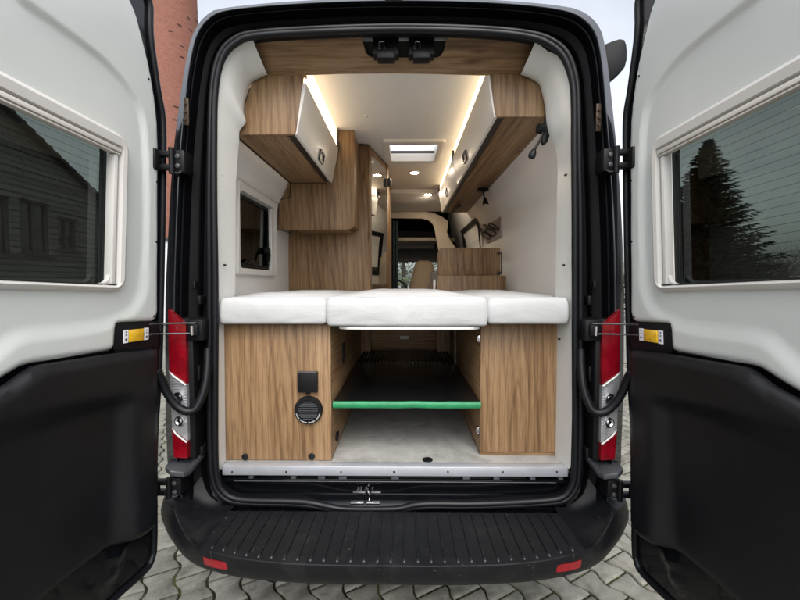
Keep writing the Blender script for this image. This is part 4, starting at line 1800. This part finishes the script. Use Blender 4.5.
# ---------------------------------------------------------------- mattress cushions
def offset(poly, d):
    n = len(poly)
    out = []
    for i in range(n):
        a, b, c_ = poly[i - 1], poly[i], poly[(i + 1) % n]
        t = V3((c_[0] - a[0], c_[1] - a[1], 0)).normalized()
        out.append((b[0] - t.y * d, b[1] + t.x * d))
    return out


def cushion(plan, z0, z1, label, seed, crown=.010):
    # plan is counter clockwise; resample densely with rounded corners
    P = [V3((a, b, 0)) for a, b in plan]
    dense = []
    n = len(P)
    rad = .022
    for i in range(n):
        a, b, c_ = P[i - 1], P[i], P[(i + 1) % n]
        d1, d2 = (a - b).normalized(), (c_ - b).normalized()
        p1, p2 = b + d1 * rad, b + d2 * rad
        for k in range(5):
            t = k / 4
            dense.append(p1.lerp(b, t).lerp(b.lerp(p2, t), t))
        nxt = P[(i + 1) % n] + (b - P[(i + 1) % n]).normalized() * rad
        L = (nxt - p2).length
        m = max(1, int(L / .02))
        for k in range(1, m):
            dense.append(p2.lerp(nxt, k / m))
    pl = [(p.x, p.y) for p in dense]
    h = z1 - z0
    rings = []
    bm = NB()
    prof_ = [(.012, 0), (.002, .006), (.0, .012), (-.004, h * .3), (-.005, h * .5), (-.004, h * .72), (0, h - .02), (.004, h - .011), (.010, h - .0045), (.018, h)]
    for d, z in prof_:
        q = offset(pl, d)
        row = []
        for (x, y) in q:
            w = noise.noise(V3((x * 7 + seed, y * 7, z * 16))) * .0045 + noise.noise(V3((x * 23 + seed, y * 23, z * 10))) * .0022
            a = 1 if z > .01 else .3
            row.append(V3((x, y - w * a, z0 + z + w * .6 * (1 if z > h * .6 else .2))))
        rings.append(row)
    loft(bm, rings)
    q = offset(pl, .018)
    def top(x, y):
        d = sdist((x, y), q)
        w = noise.noise(V3((x * 4 + seed, y * 4, 1))) * .006 + noise.noise(V3((x * 15 + seed, y * 15, 2))) * .002
        e = noise.noise(V3((x * 7 + seed, y * 7, h * 16))) * .0045 + noise.noise(V3((x * 23 + seed, y * 23, h * 10))) * .0022
        s = sstep(d / .05)
        return z1 + (crown * sstep(d / .16) + w) * s + e * .6 * (1 - s)
    panel(bm, q, [], .028, top, lambda u, v, hh: V3((u, v, hh)))
    bmesh.ops.remove_doubles(bm, verts=bm.verts, dist=.0015)
    cx_ = sum(p[0] for p in plan) / n
    cy_ = sum(p[1] for p in plan) / n
    o = obj('mattress_cushion', bm, 'fabric', None, (cx_, cy_, z0), sharp=80)
    return tag(o, label, 'cushion', 'mattress cushions')


zb0, zt0 = HC - .183, HC - .068
yF = 1.635
xA = at(218, 310, yF).x
xB = at(326.3, 310, yF).x
xC = at(488.2, 310, yF).x
xD = at(569.5, 310, yF).x
cushion([(xA, yF), (xB - .001, yF), (xB - .001, 2.965), (X0 - .852, 2.965), (X0 - .852, 1.86), (xA, 1.84)], zb0, zt0, 'white mattress cushion on the cabinet with the round vent', 1.3)
cushion([(xB + .001, yF - .006), (xC - .001, yF - .006), (xC - .001, 2.97), (xB + .001, 2.97)], zb0 - .008, zt0 + .002, 'white middle mattress cushion, the widest one, over the black shelf', 7.7, .016)
cushion([(xC + .001, yF), (xD, yF), (xD, 1.84), (X0 + .852, 1.86), (X0 + .852, 2.965), (xC + .001, 2.965)], zb0 + .002, zt0, 'white mattress cushion on the plain wooden cabinet', 4.1)
bm = NB()
zq = zb0 - .010
pts = [V3((x, y, 0)) for x, y in ((xB + .05, yF + .03), (xB + .09, yF + .005), (xB + .2, yF - .004), (xC - .12, yF - .004), (xC - .06, yF + .005), (xC - .03, yF + .03), (xC - .03, 2.9), (xB + .05, 2.9))]
prism(bm, [(p.x, p.y, zq - .014) for p in pts], (0, 0, .013), .003)
tag(obj('bed_board', bm, 'frame_white', None, (0, 1.7, zq - .014)), 'thin white bed board under the middle cushion', 'board')

# ---------------------------------------------------------------- kitchen block at the right
c = thing('kitchen_block', 'wooden kitchen block with raised rounded end panel behind the bed', 'kitchen unit', (.54, 3.0, FZ))
bm = NB()
xk0, xk1 = at(437, 280, 3.0).x, at(505.5, 280, 3.0).x
box(bm, (xk0, xk1), (2.98, 2.998), (FZ, HC + .050), .002)
obj('end_panel', bm, 'wood_z', c)
bm = NB()
xa, xb = at(437.5, 260, 3.05).x, at(500, 260, 3.05).x
za, zb = HC + .045, at(460, 248, 3.05).z
prism(bm, [(xa, 3.04, za), (xb, 3.04, za), (xb, 3.04, zb), (xa + .05, 3.04, zb), (xa + .022, 3.04, zb - .006), (xa + .007, 3.04, zb - .02), (xa, 3.04, zb - .05)], (0, .018, 0), .002)
obj('splash_panel', bm, 'wood_z', c)
bm = NB()
box(bm, (xk0 + .01, X0 + .85), (3.06, 4.3), (FZ, HC - .02), .003)
obj('worktop_carcass', bm, 'wood_y', c)
bm = NB()
for py in (253.5, 273):
    q = at(499, py, 3.03)
    lathe(bm, V3((q.x, 3.04, q.z)), (0, -1, 0), [(.014, 0), (.014, .01), (.008, .014)], 12)
q = at(502, 262, 3.03)
tube(bm, [V3((q.x, 3.05, HC + .06)), V3((q.x, 3.05, zb - .03))], .005, 6)
obj('panel_clip', bm, 'edge_black', c)
bm = NB()
q = at(434.3, 283, 3.0)
box(bm, (q.x - .009, q.x + .009), (2.985, 3.02), (HC - .1, HC + .018), .004)
obj('corner_post', bm, 'frame_white', c)

# ---------------------------------------------------------------- small fittings on the right wall
c = thing('reading_lamp', 'large black reading lamp with oval wall plate beside the cupboard end', 'lamp', (.69, 1.86, HC + .72), 'black reading lamps')
y = 1.80
k = y / F
bm = NB()
pl_ = [(548, 108), (551.5, 118), (551, 132), (548, 142), (543.5, 145), (541.5, 141), (543, 133), (545, 122), (546, 112)]
prism(bm, [at(px, py, 1.785) for px, py in pl_], (0, .02, 0), .005)
obj('wall_plate', bm, 'satin_black', c)
bm = NB()
lathe(bm, at(544, 129.5, 1.78), V3((-1, -.3, 0)), [(.018, 0), (.022, .01), (.022, .03), (.012, .036)], 16)
obj('joint', bm, 'satin_black', c)
bm = NB()
tube(bm, catmull([at(543, 131, 1.77), at(541, 138, 1.765), at(536, 147, 1.76), at(533.5, 152, 1.757)], 5), .006, 8)
a, b = at(534.5, 149, 1.757), at(531, 158.5, 1.755)
d = (b - a)
tube(bm, [a, a + d * .25, a + d * .6, a + d * .9, b], [.007, .013, .017, .015, .006], 12)
obj('arm', bm, 'satin_black', c)

c = thing('reading_lamp', 'small black reading lamp hanging under the middle of the long cupboard', 'lamp', (.655, 3.15, HC + .76), 'black reading lamps')
p = V3((at(483, 190, 3.15).x, 3.15, HC + .758))
bm = NB()
lathe(bm, p, (0, 0, -1), [(.045, 0), (.045, .012), (.03, .02), (.012, .022)], 20)
obj('ceiling_plate', bm, 'satin_black', c)
bm = NB()
tube(bm, [p, p + V3((.004, -.01, -.05)), p + V3((.01, -.02, -.085))], .007, 8)
a = p + V3((.01, -.02, -.075))
tube(bm, [a, a + V3((.004, -.006, -.025)), a + V3((.006, -.012, -.055))], [.010, .018, .026], 14)
obj('lamp_head', bm, 'satin_black', c)
bm = NB()
a2 = a + V3((.006, -.012, -.056))
lathe(bm, a2, (0, 0, -1), [(.020, 0), (.018, .004)], 14)
obj('bulb', bm, 'frame_white', c)

bm = NB()
q0, q1 = at(460, 196, 3.7), at(453, 206, 4.0)
tube(bm, [(q0.x, 3.72, HC + .752), (q0.x, 3.72, HC + .735), (q1.x + .01, 4.05, HC + .735), (q1.x + .01, 4.05, HC + .752)], .011, 8)
tag(obj('grab_bar', bm, 'edge_black', None, (q0.x, 3.72, HC + .75)), 'thin black bar under the far end of the long cupboard', 'bar')

c = thing('hook_board', 'small beige board with black wire loops on the white wall above the kitchen block', 'hook rack', (.80, 3.4, HC + .45))
bm = NB()
xw = X0 + hw(HC + .4) - .004
box(bm, (xw - .018, xw), (3.16, 3.72), (HC + .375, HC + .555), .004)
obj('backing_board', bm, 'rack_grey', c)
for yy, zz, rr_, tl in ((3.25, .47, .052, .3), (3.36, .44, .060, -.2), (3.46, .49, .055, .4), (3.55, .43, .058, 0), (3.64, .475, .05, .2)):
    bm = NB()
    tube(bm, [V3((xw - .055 - .04 * math.sin(a), yy + rr_ * 1.5 * math.cos(a), HC + zz + rr_ * .55 * math.sin(a + tl))) for a in [2 * math.pi * i / 24 for i in range(24)]], .006, 6, True)
    obj('wire_loop', bm, 'edge_black', c)

# ---------------------------------------------------------------- ceiling spot lamps
for (px, py, lab) in ((414.5, 172, 'lit round ceiling spot nearer the roof window'), (428, 194, 'lit round ceiling spot farther from the roof window')):
    far = py > 180
    zc = CZ if not far else CZ - .052
    d = ray(px, py)
    p = V3((0, 0, HC)) + d * ((zc - HC) / d.z) if not far else onplane(px, py, SP0, SN)
    zc = p.z
    c = thing('ceiling_spot', lab, 'ceiling light', (p.x, p.y, zc), 'ceiling spots')
    bm = NB()
    lathe(bm, V3((p.x, p.y, zc)), (0, 0, -1), [(.052, 0), (.050, .008), (.040, .011), (.037, .005)], 28)
    obj('bezel', bm, 'frame_white', c)
    bm = NB()
    lathe(bm, V3((p.x, p.y, zc - .004)), (0, 0, -1), [(.037, 0), (.035, .005)], 24)
    obj('lens', bm, 'spot', c)

# ---------------------------------------------------------------- arch over the cab, shelf, curtain, seats
bm = NB()
ya = 4.96
arch = [(384, 211.5), (400, 210), (420, 210.5), (432, 212.5), (441, 216), (448, 221), (448, 226), (447, 232), (450, 240), (456, 248), (470, 262), (470, 300), (444, 300),
        (441, 262), (438, 248), (436.5, 240), (435, 231), (433, 224.5), (429, 220.5), (422, 218.5), (384, 218)]
prism(bm, [at(x, y_, ya) for x, y_ in arch], (0, .03, 0), .003)
tag(obj('cab_arch', bm, 'wood_pale', None, (.3, ya, HC)), 'curved wooden arch between the living space and the cab', 'arch')
bm = NB()
box(bm, (X0 - .9, X0 + .9), (5.75, 5.77), (HC + .30, CZ))
box(bm, (X0 - .9, X0 + .9), (5.05, 5.76), (CZ - .1, CZ - .08))
obj('cab_lining', bm, 'dash', van)
bm = NB()
box(bm, (at(391, 239, 5.3).x, X0 + .75), (5.3, 5.7), (at(400, 241, 5.3).z, at(400, 237.5, 5.3).z), .004)
tag(obj('cab_shelf', bm, 'wood_pale', None, (.1, 5.3, HC + .6)), 'narrow pale wooden shelf under the arch above the cab', 'shelf')
bm = NB()
box(bm, (X0 - .9, X0 + .9), (5.78, 6.2), (HC + .46, HC + .62), .03)
box(bm, (X0 - .4, X0 + .5), (5.72, 5.8), (HC + .50, HC + .60), .02)
box(bm, (X0 - .9, X0 + .9), (6.05, 6.25), (HC + .42, HC + .50), .02)
obj('cab_headliner', bm, 'grey_felt', van)
bm = NB()
rows = []
for z in (FZ + .05, HC + .2, HC + .80):
    rows.append([V3((at(387.5, 250, 5.02).x + i * .0125, 5.02 + .018 * math.sin(i * 1.9), z)) for i in range(12)])
loft(bm, rows, False)
tag(obj('curtain', bm, 'green_dark', None, (at(392, 250, 5.02).x, 5.02, FZ)), 'dark petrol curtain hanging beside the wooden arch', 'curtain')
# driver seat
seat = None
bm = NB()
def seatring(y, z, wx_, dy):
    return [V3((at(424, 270, 5.5).x + wx_ * math.cos(a) * (1 if abs(math.cos(a)) < .8 else .96), y + dy * math.sin(a), z)) for a in [2 * math.pi * i / 20 for i in range(20)]]
loft(bm, [seatring(5.45, HC - .8, .23, .07), seatring(5.47, HC - .35, .24, .08), seatring(5.5, HC - .05, .215, .075), seatring(5.52, HC + .10, .18, .07), seatring(5.54, HC + .22, .15, .06), seatring(5.545, HC + .285, .125, .05), seatring(5.55, HC + .31, .07, .03)], True, True)
obj('seat', bm, 'seat', van, sharp=80)
bm = NB()
q = at(434.5, 277, 5.3)
box(bm, (q.x - .05, q.x + .05), (5.33, 5.36), (q.z - .10, q.z + .08), .02)
obj('seat_pocket', bm, 'grey_felt', van)
bm = NB()
box(bm, (X0 - .85, X0 + .85), (6.45, 7.0), (FZ, HC - .38), .05)
box(bm, (X0 - .55, X0 - .1), (6.3, 6.6), (HC - .38, HC - .2), .05)
obj('dashboard', bm, 'dash', van)
bm = NB()
cxw = at(404, 284, 6.1)
tube(bm, [V3((cxw.x - .14 + .19 * math.cos(a), 6.12 + .08 * math.sin(a), HC - .14 + .17 * math.sin(a))) for a in [2 * math.pi * i / 28 for i in range(28)]], .016, 8, True)
obj('steering_wheel', bm, 'dash', van)
bm = NB()
bm.faces.new([bm.verts.new(v) for v in ((X0 - .80, 6.16, 2.09), (X0 + .80, 6.16, 2.09), (X0 + .86, 6.97, 1.19), (X0 - .86, 6.97, 1.19))])
obj('windscreen', bm, 'screen_glass', van)
bm = NB()
q = at(405, 252, 6.0)
box(bm, (q.x - .05, q.x + .1), (6.2, 6.23), (HC + .38, HC + .45), .02)
obj('interior_mirror', bm, 'dash', van)

# ---------------------------------------------------------------- awning on the roof side
c = thing('awning_box', 'anthracite awning case along the roof edge behind the right door', 'awning', (1.0, 1.8, HC + 1.0))
ring = [(603, 48), (606, 43.5), (613, 40.5), (620, 38.5), (624.5, 39.5), (626.5, 44), (627.3, 52), (627, 60), (625, 67.5), (621, 72.5), (612, 80), (606, 84), (604.5, 78), (603.5, 62)]
def awn(y, sc=1.0):
    pts = [at(x, y_, 1.80) for x, y_ in ring]
    cx_ = sum(p.x for p in pts) / len(pts)
    cz_ = sum(p.z for p in pts) / len(pts)
    return [V3((cx_ + (p.x - cx_) * sc, y, cz_ + (p.z - cz_) * sc)) for p in pts]
bm = NB()
loft(bm, [awn(1.795, .86), awn(1.80, .97), awn(1.815, 1.0), awn(1.86, 1.0)], True, True)
obj('end_cap', bm, 'awning', c, sharp=50)
bm = NB()
loft(bm, [awn(1.862, .97), awn(4.9, .97)], True, True)
obj('case', bm, 'awning', c, sharp=50)

# ================================================================== SETTING
# paving of wavy interlocking blocks
W_, L_ = .150, .205
ang = R(30)
ca, sa = math.cos(ang), math.sin(ang)
def g2w(t, s):
    return (t * ca - s * sa, t * sa + s * ca)
def zig(line, s):
    x = 2 * math.pi * s / L_
    return .0155 * (math.cos(x) - .11 * math.cos(3 * x)) * (1 if line % 2 == 0 else -1)
bm = NB()
gap = .0042
rng = random.Random(3)
for i in range(-60, 75):
    for j in range(-45, 75):
        t0, s0 = i * W_, (j + (.5 if i % 2 else 0)) * L_
        x, y = g2w(t0, s0)
        if not (-4.2 < x < 4.2 and .7 < y < 9.0):
            continue
        if abs(x) < .8 and y > 2.6:
            continue
        N_ = 10
        pts = [(t0 - W_ / 2 + zig(i - 1, s0 + L_ * k / N_) + gap * 1.55, s0 + gap * 1.3 + (L_ - 2.6 * gap) * k / N_) for k in range(N_ + 1)]
        pts = pts + [(t0 + W_ / 2 + zig(i, s0 + L_ * k / N_) - gap * 1.55, s0 + gap * 1.3 + (L_ - 2.6 * gap) * k / N_) for k in range(N_, -1, -1)]
        cx_, cy_ = t0, s0 + L_ / 2
        dz = rng.uniform(-.003, .002)
        tx, ty = rng.uniform(-.012, .012), rng.uniform(-.012, .012)
        def P(p, k, z):
            a, b = cx_ + (p[0] - cx_) * k, cy_ + (p[1] - cy_) * k
            w = g2w(a, b)
            return (w[0], w[1], z + dz + (a - cx_) * tx + (b - cy_) * ty)
        r0 = [bm.verts.new(P(p, 1.0, -.03)) for p in pts]
        r1 = [bm.verts.new(P(p, 1.0, -.006)) for p in pts]
        r2 = [bm.verts.new(P(p, .93, .0)) for p in pts]
        n = len(pts)
        for k in range(n):
            m = (k + 1) % n
            bm.faces.new((r0[k], r1[k], r1[m], r0[m]))
            bm.faces.new((r1[k], r2[k], r2[m], r1[m]))
        bm.faces.new(r2)
pv = obj('paving', bm, 'paver', None, (0, 0, 0), sharp=60)
tag(pv, 'grey wavy interlocking concrete paving blocks', 'paving', None, 'structure')
bm = NB()
for xa, xb, ya, yb in ((-4.3, 4.3, .6, 9.1),):
    bm.faces.new([bm.verts.new(v) for v in ((xa, ya, -.0105), (xb, ya, -.0105), (xb, yb, -.0105), (xa, yb, -.0105))])
tag(obj('joint_moss', bm, 'moss', None, (0, 0, 0)), 'green moss and soil in the paving joints', 'moss', None, 'stuff')
bm = NB()
bm.faces.new([bm.verts.new(v) for v in ((-250, -250, -.035), (250, -250, -.035), (250, 250, -.035), (-250, 250, -.035))])
tag(obj('ground', bm, 'far_ground', None, (0, 0, 0)), 'pale paved yard', 'ground', None, 'structure')

# gabled clinker building seen through the left door window
def brick_wall():
    c = thing('gabled_building', 'dark clinker building with a sloping roof edge seen in the left door window', 'building', (-9, 8, 0))
    X = -9.0
    def w(px, py):
        d = ray(px, py)
        p = d * (X / d.x)
        return (p.y, p.z + HC)
    a, b = w(0, 108), w(105, 207)
    sl = (b[1] - a[1]) / (b[0] - a[0])
    yr = 5.2
    zr = a[1] + sl * (yr - a[0])
    ye = 12.4
    ze = a[1] + sl * (ye - a[0])
    yl = 2 * yr - ye
    wins = []
    for (x0_, y0_, x1_, y1_) in ((20, 197, 50, 254), (58, 214, 77, 250), (-25, 190, 11, 254)):
        p0, p1 = w(x0_, (y0_ + y1_) / 2)[0], w(x1_, (y0_ + y1_) / 2)[0]
        ym = (x0_ + x1_) / 2
        wins.append((p0, p1, w(ym, y1_)[1], w(ym, y0_ + 4)[1]))
    bm = NB()
    uvl = bm.loops.layers.uv.new('UVMap')
    holes = [[(a_, c_), (b_, c_), (b_, d_), (a_, d_)] for a_, b_, c_, d_ in wins]
    outl = [(yl, 0), (ye, 0), (ye, ze), (yr, zr), (yl, ze)]
    panel(bm, outl, holes, .8, lambda u, v: 0, lambda u, v, h: V3((X + h, u, v)), skirt=.14)
    for f in bm.faces:
        for lp in f.loops:
            lp[uvl].uv = (lp.vert.co.y, lp.vert.co.z)
    obj('wall', bm, 'dark_brick', c)
    bm = NB()
    for s, (ya_, za_), (yb_, zb_) in ((1, (yr, zr), (ye + .25, ze + sl * .25)), (-1, (yr, zr), (yl - .25, ze + sl * .25))):
        n = 34
        for k in range(n):
            t0, t1 = k / n, (k + 1) / n + .006
            p0 = (ya_ + (yb_ - ya_) * t0, za_ + (zb_ - za_) * t0)
            p1 = (ya_ + (yb_ - ya_) * t1, za_ + (zb_ - za_) * t1)
            hexa(bm, [(X + .18, p0[0], p0[1] - .02), (X + .18, p1[0], p1[1] + .02), (X - 8, p1[0], p1[1] + .02), (X - 8, p0[0], p0[1] - .02),
                      (X + .18, p0[0], p0[1] + .05), (X + .18, p1[0], p1[1] + .10), (X - 8, p1[0], p1[1] + .10), (X - 8, p0[0], p0[1] + .05)])
    obj('roof', bm, 'roof_tile', c)
    for a_, b_, c_, d_ in wins:
        bm = NB()
        t = .07
        box(bm, (X - .12, X - .05), (a_, b_), (c_, c_ + t))
        box(bm, (X - .12, X - .05), (a_, b_), (d_ - t, d_))
        box(bm, (X - .12, X - .05), (a_, a_ + t), (c_ + t, d_ - t))
        box(bm, (X - .12, X - .05), (b_ - t, b_), (c_ + t, d_ - t))
        m_ = (a_ + b_) / 2
        box(bm, (X - .12, X - .05), (m_ - .03, m_ + .03), (c_ + t, d_ - t))
        box(bm, (X - .02, X + .06), (a_ - .08, b_ + .08), (c_ - .07, c_ - .002))
        wn = obj('window', bm, 'roof_tile', c)
        bm = NB()
        bm.faces.new([bm.verts.new(v) for v in ((X - .1, a_, c_), (X - .1, b_, c_), (X - .1, b_, d_), (X - .1, a_, d_))])
        obj('pane', bm, 'win_dark', wn)


brick_wall()

# salmon brick chimney stack
bm = NB()
uvl = bm.loops.layers.uv.new('UVMap')
cxp, cyp = -11.0, 17.6
seg = 48
zs = [0, 2, 4, 6, 8, 10, 12, 14, 16, 18, 20, 22]
def cr(z):
    return 1.68 - .012 * z
rows = [[bm.verts.new((cxp + cr(z) * math.cos(2 * math.pi * k / seg), cyp + cr(z) * math.sin(2 * math.pi * k / seg), z)) for k in range(seg)] for z in zs]
for j in range(len(zs) - 1):
    for k in range(seg):
        m = (k + 1) % seg
        f = bm.faces.new((rows[j][k], rows[j][m], rows[j + 1][m], rows[j + 1][k]))
        for lp, (kk, jj) in zip(f.loops, ((k, j), (k + 1, j), (k + 1, j + 1), (k, j + 1))):
            lp[uvl].uv = (kk / seg * 10.5, zs[jj])
bm.faces.new(rows[-1])
ch = tag(obj('brick_chimney', bm, 'chimney_brick', None, (cxp, cyp, 0), sharp=40), 'tall round salmon brick chimney between the left door and the van', 'chimney')
# broken brick edges standing proud on the weathered side
bm = NB()
for k in range(60):
    a = R(rng.triangular(-45, 26, 18))
    z = rng.uniform(4.5, 16)
    r_ = cr(z)
    q = V3((cxp + r_ * math.cos(a), cyp + r_ * math.sin(a), z))
    tdir = V3((-math.sin(a), math.cos(a), 0))
    ndir = V3((math.cos(a), math.sin(a), 0))
    fbox(bm, q, (tdir + V3((0, 0, rng.uniform(-.3, .3)))).normalized(), V3((0, 0, 1)), ndir, (-rng.uniform(.05, .15), .08), (-rng.uniform(.015, .04), .02), (-.05, rng.uniform(.008, .03)), .006)
obj('loose_brick', bm, 'burnt_brick', ch).__setitem__('kind', 'stuff')

# low white building in front of it
c = thing('white_building', 'low white rendered building glimpsed below the brick chimney', 'building', (-7.5, 14, 0))
bm = NB()
zt_ = at(165, 240, 13.8).z
box(bm, (-12, -5.2), (13.8, 15.6), (0, zt_))
obj('wall', bm, 'render_white', c)
bm = NB()
box(bm, (-12.1, -5.1), (13.7, 15.7), (zt_, zt_ + .08))
obj('roof', bm, 'roof_tile', c)


# trees
def spruce(loc, H, Rb, label, n=46, seed=1, cat='tree'):
    r_ = random.Random(seed)
    c = thing('spruce_tree', label, cat, loc)
    bm = NB()
    L = V3(loc)
    tube(bm, [L, L + V3((0, 0, H * .5)), L + V3((.02, 0, H))], [.16, .09, .015], 8)
    obj('trunk', bm, 'bark', c)
    bm = NB()
    for i in range(n):
        f = (i + r_.random() * .6) / n
        z = .5 + (H - .5) * f
        rad = Rb * (1 - f) ** .85 * r_.uniform(.75, 1.15) + .06
        m = max(6, int(19 * (1 - f * .7)))
        for k in range(m):
            a = 2 * math.pi * (k + r_.random()) / m
            rr_ = rad * r_.uniform(.7, 1.15)
            d = V3((math.cos(a), math.sin(a), 0))
            sd = V3((-d.y, d.x, 0))
            p0 = L + V3((0, 0, z))
            ns = max(3, int(rr_ / .14))
            for q in range(ns):
                s0 = (q + .2) / ns
                droop = -.38 * rr_ * s0 + .22 * rr_ * s0 ** 2 * 1.6
                p = p0 + d * rr_ * s0 + V3((0, 0, droop))
                w = .13 * (1.25 - s0) + .05
                ln = rr_ / ns * 1.9
                for sg in (-1, 1, 0):
                    tip = p + d * ln * .75 + sd * sg * w * r_.uniform(.8, 1.4) + V3((0, 0, r_.uniform(-.09, .04)))
                    b0 = p + sd * .05 + V3((0, 0, .03))
                    b1 = p - sd * .05 - V3((0, 0, .03))
                    bm.faces.new([bm.verts.new(v) for v in (b0, tip, b1)])
    obj('crown', bm, 'needle', c, fin=False)
    return c


def bare_tree(loc, H, label, seed=1, depth=6, group=None, spread=.6):
    r_ = random.Random(seed)
    c = thing('bare_tree', label, 'tree', loc, group)
    bt, bc = NB(), NB()
    def grow(p, d, ln, r, lev):
        n = 3
        pts = [p]
        rs = [r]
        for k in range(n):
            d = (d + V3((r_.uniform(-.16, .16), r_.uniform(-.16, .16), r_.uniform(-.03, .1)))).normalized()
            p = p + d * ln / n
            pts.append(p)
            rs.append(r * (1 - .35 * (k + 1) / n))
        tube(bt if lev == 0 else bc, pts, rs, 5 if lev < 2 else 3, caps=False)
        if lev >= depth:
            return
        for k in range(3 if lev > 0 else 5):
            a = r_.uniform(0, 2 * math.pi)
            nd_ = (d * .7 + V3((math.cos(a), math.sin(a), r_.uniform(-.1, .5))) * spread).normalized()
            grow(pts[-1] if k else pts[-2], nd_, ln * r_.uniform(.58, .8), rs[-1] * .66, lev + 1)
    grow(V3(loc), V3((0, 0, 1)), H * .26, H * .032, 0)
    obj('trunk', bt, 'bark', c, sharp=90)
    obj('crown', bc, 'bark', c, sharp=90)
    return c


def gpos(px, Y):
    p = at(px, 282, Y)
    return (p.x, Y, 0)


tp = gpos(704, 14.5)
htree = at(706, 139, 14.5).z
spruce(tp, htree, 2.5, 'tall dark spruce seen through the right door window', 105, 5)
bare_tree(gpos(765, 14.0), at(765, 205, 14.0).z, 'wide bare tree beside the spruce in the right door window', 11, 6, None, .75)
bare_tree(gpos(800, 15.5), at(800, 205, 15.5).z, 'bare tree at the outer edge of the right door window', 21, 6, None, .75)
bare_tree(gpos(623, 30), 5.2, 'small bare tree far off in the gap beside the right tail light', 31, 5)
# dark garden shed low behind the trees
c = thing('garden_wall', 'long dark garden wall behind the trees on the right', 'wall', (14, 19, 0))
bm = NB()
hexa(bm, [(11.5, 17.5, 0), (28, 12, 0), (28, 12.3, 0), (11.5, 17.8, 0), (11.5, 17.5, 1.75), (28, 12, 1.75), (28, 12.3, 1.75), (11.5, 17.8, 1.75)])
obj('wall', bm, 'roof_tile', c)
bm = NB()
hexa(bm, [(11.4, 17.42, 1.75), (28, 11.92, 1.75), (28, 12.38, 1.75), (11.4, 17.88, 1.75), (11.4, 17.42, 1.82), (28, 11.92, 1.82), (28, 12.38, 1.82), (11.4, 17.88, 1.82)])
obj('coping', bm, 'grey_felt', c)


def leafy(loc, H, Rr, label, seed):
    r_ = random.Random(seed)
    c = thing('leafy_tree', label, 'tree', loc)
    L = V3(loc)
    bm = NB()
    tube(bm, [L, L + V3((.1, 0, H * .4)), L + V3((0, .1, H * .8))], [.14, .1, .03], 7)
    obj('trunk', bm, 'bark', c)
    bm = NB()
    cl = [(L + V3((r_.gauss(0, Rr * .5), r_.gauss(0, Rr * .5), r_.uniform(.25, 1) * H)), r_.uniform(.3, .6)) for _ in range(24)]
    for ctr, rad in cl:
        for k in range(75):
            p = ctr + V3((r_.gauss(0, 1), r_.gauss(0, 1), r_.gauss(0, 1))) * rad * .5
            d = V3((r_.gauss(0, 1), r_.gauss(0, 1), r_.gauss(0, 1))).normalized()
            e = d.orthogonal().normalized()
            s = r_.uniform(.05, .1)
            bm.faces.new([bm.verts.new(v) for v in (p - d * s, p + e * s * .6, p + d * s, p - e * s * .6)])
    obj('crown', bm, 'leaf', c, fin=False)


leafy((-.1, 14, 0), 4.2, 1.3, 'pale leafy tree seen through the windscreen', 3)

# ================================================================== LIGHT
w = bpy.data.worlds.new('World')
scene.world = w
w.use_nodes = True
nt = w.node_tree
nt.nodes.clear()
sky = nt.nodes.new('ShaderNodeTexSky')
sky.sky_type = 'NISHITA'
sky.sun_disc = False
SUN_EL, SUN_AZ = 52, 172        # azimuth of the sun, clockwise from +y
sky.sun_elevation = R(SUN_EL)
sky.sun_rotation = R(SUN_AZ)
sky.air_density = 1.0
sky.dust_density = 4.0
sky.ozone_density = 1.0
hs_ = nt.nodes.new('ShaderNodeHueSaturation')
hs_.inputs['Saturation'].default_value = .30
bg = nt.nodes.new('ShaderNodeBackground')
bg.inputs['Strength'].default_value = .15
ow = nt.nodes.new('ShaderNodeOutputWorld')
nt.links.new(sky.outputs[0], hs_.inputs['Color'])
tcw = nt.nodes.new('ShaderNodeTexCoord')
nzw = nt.nodes.new('ShaderNodeTexNoise')
nzw.inputs['Scale'].default_value = 2.2
nzw.inputs['Detail'].default_value = 6
nzw.inputs['Roughness'].default_value = .55
mpw = nt.nodes.new('ShaderNodeMapRange')
mpw.inputs['From Min'].default_value = .35
mpw.inputs['From Max'].default_value = .65
mpw.inputs['To Min'].default_value = .86
mpw.inputs['To Max'].default_value = 1.14
mxw = nt.nodes.new('ShaderNodeVectorMath')
mxw.operation = 'SCALE'
nt.links.new(tcw.outputs['Generated'], nzw.inputs['Vector'])
nt.links.new(nzw.outputs['Fac'], mpw.inputs['Value'])
nt.links.new(hs_.outputs[0], mxw.inputs[0])
nt.links.new(mpw.outputs[0], mxw.inputs['Scale'])
nt.links.new(mxw.outputs[0], bg.inputs['Color'])
nt.links.new(bg.outputs[0], ow.inputs['Surface'])
sl = bpy.data.lights.new('sun', 'SUN')
sl.energy = .6
sl.angle = R(60)
sl.color = (1, .97, .92)
so = bpy.data.objects.new('sun', sl)
col.objects.link(so)
az = R(SUN_AZ)
dirv = V3((math.sin(az) * math.cos(R(SUN_EL)), math.cos(az) * math.cos(R(SUN_EL)), math.sin(R(SUN_EL))))
so.rotation_euler = dirv.to_track_quat('Z', 'Y').to_euler()
so.location = dirv * 30

scene.view_settings.view_transform = 'Standard'
scene.view_settings.look = 'None'
scene.view_settings.gamma = 1
scene.view_settings.exposure = 1.22
scene.render.engine = 'CYCLES'
cy = scene.cycles
cy.use_denoising = True
cy.max_bounces = 8
cy.diffuse_bounces = 5
cy.glossy_bounces = 4
cy.transparent_max_bounces = 12
cy.sample_clamp_indirect = 6
cy.use_adaptive_sampling = True
cy.adaptive_threshold = .02
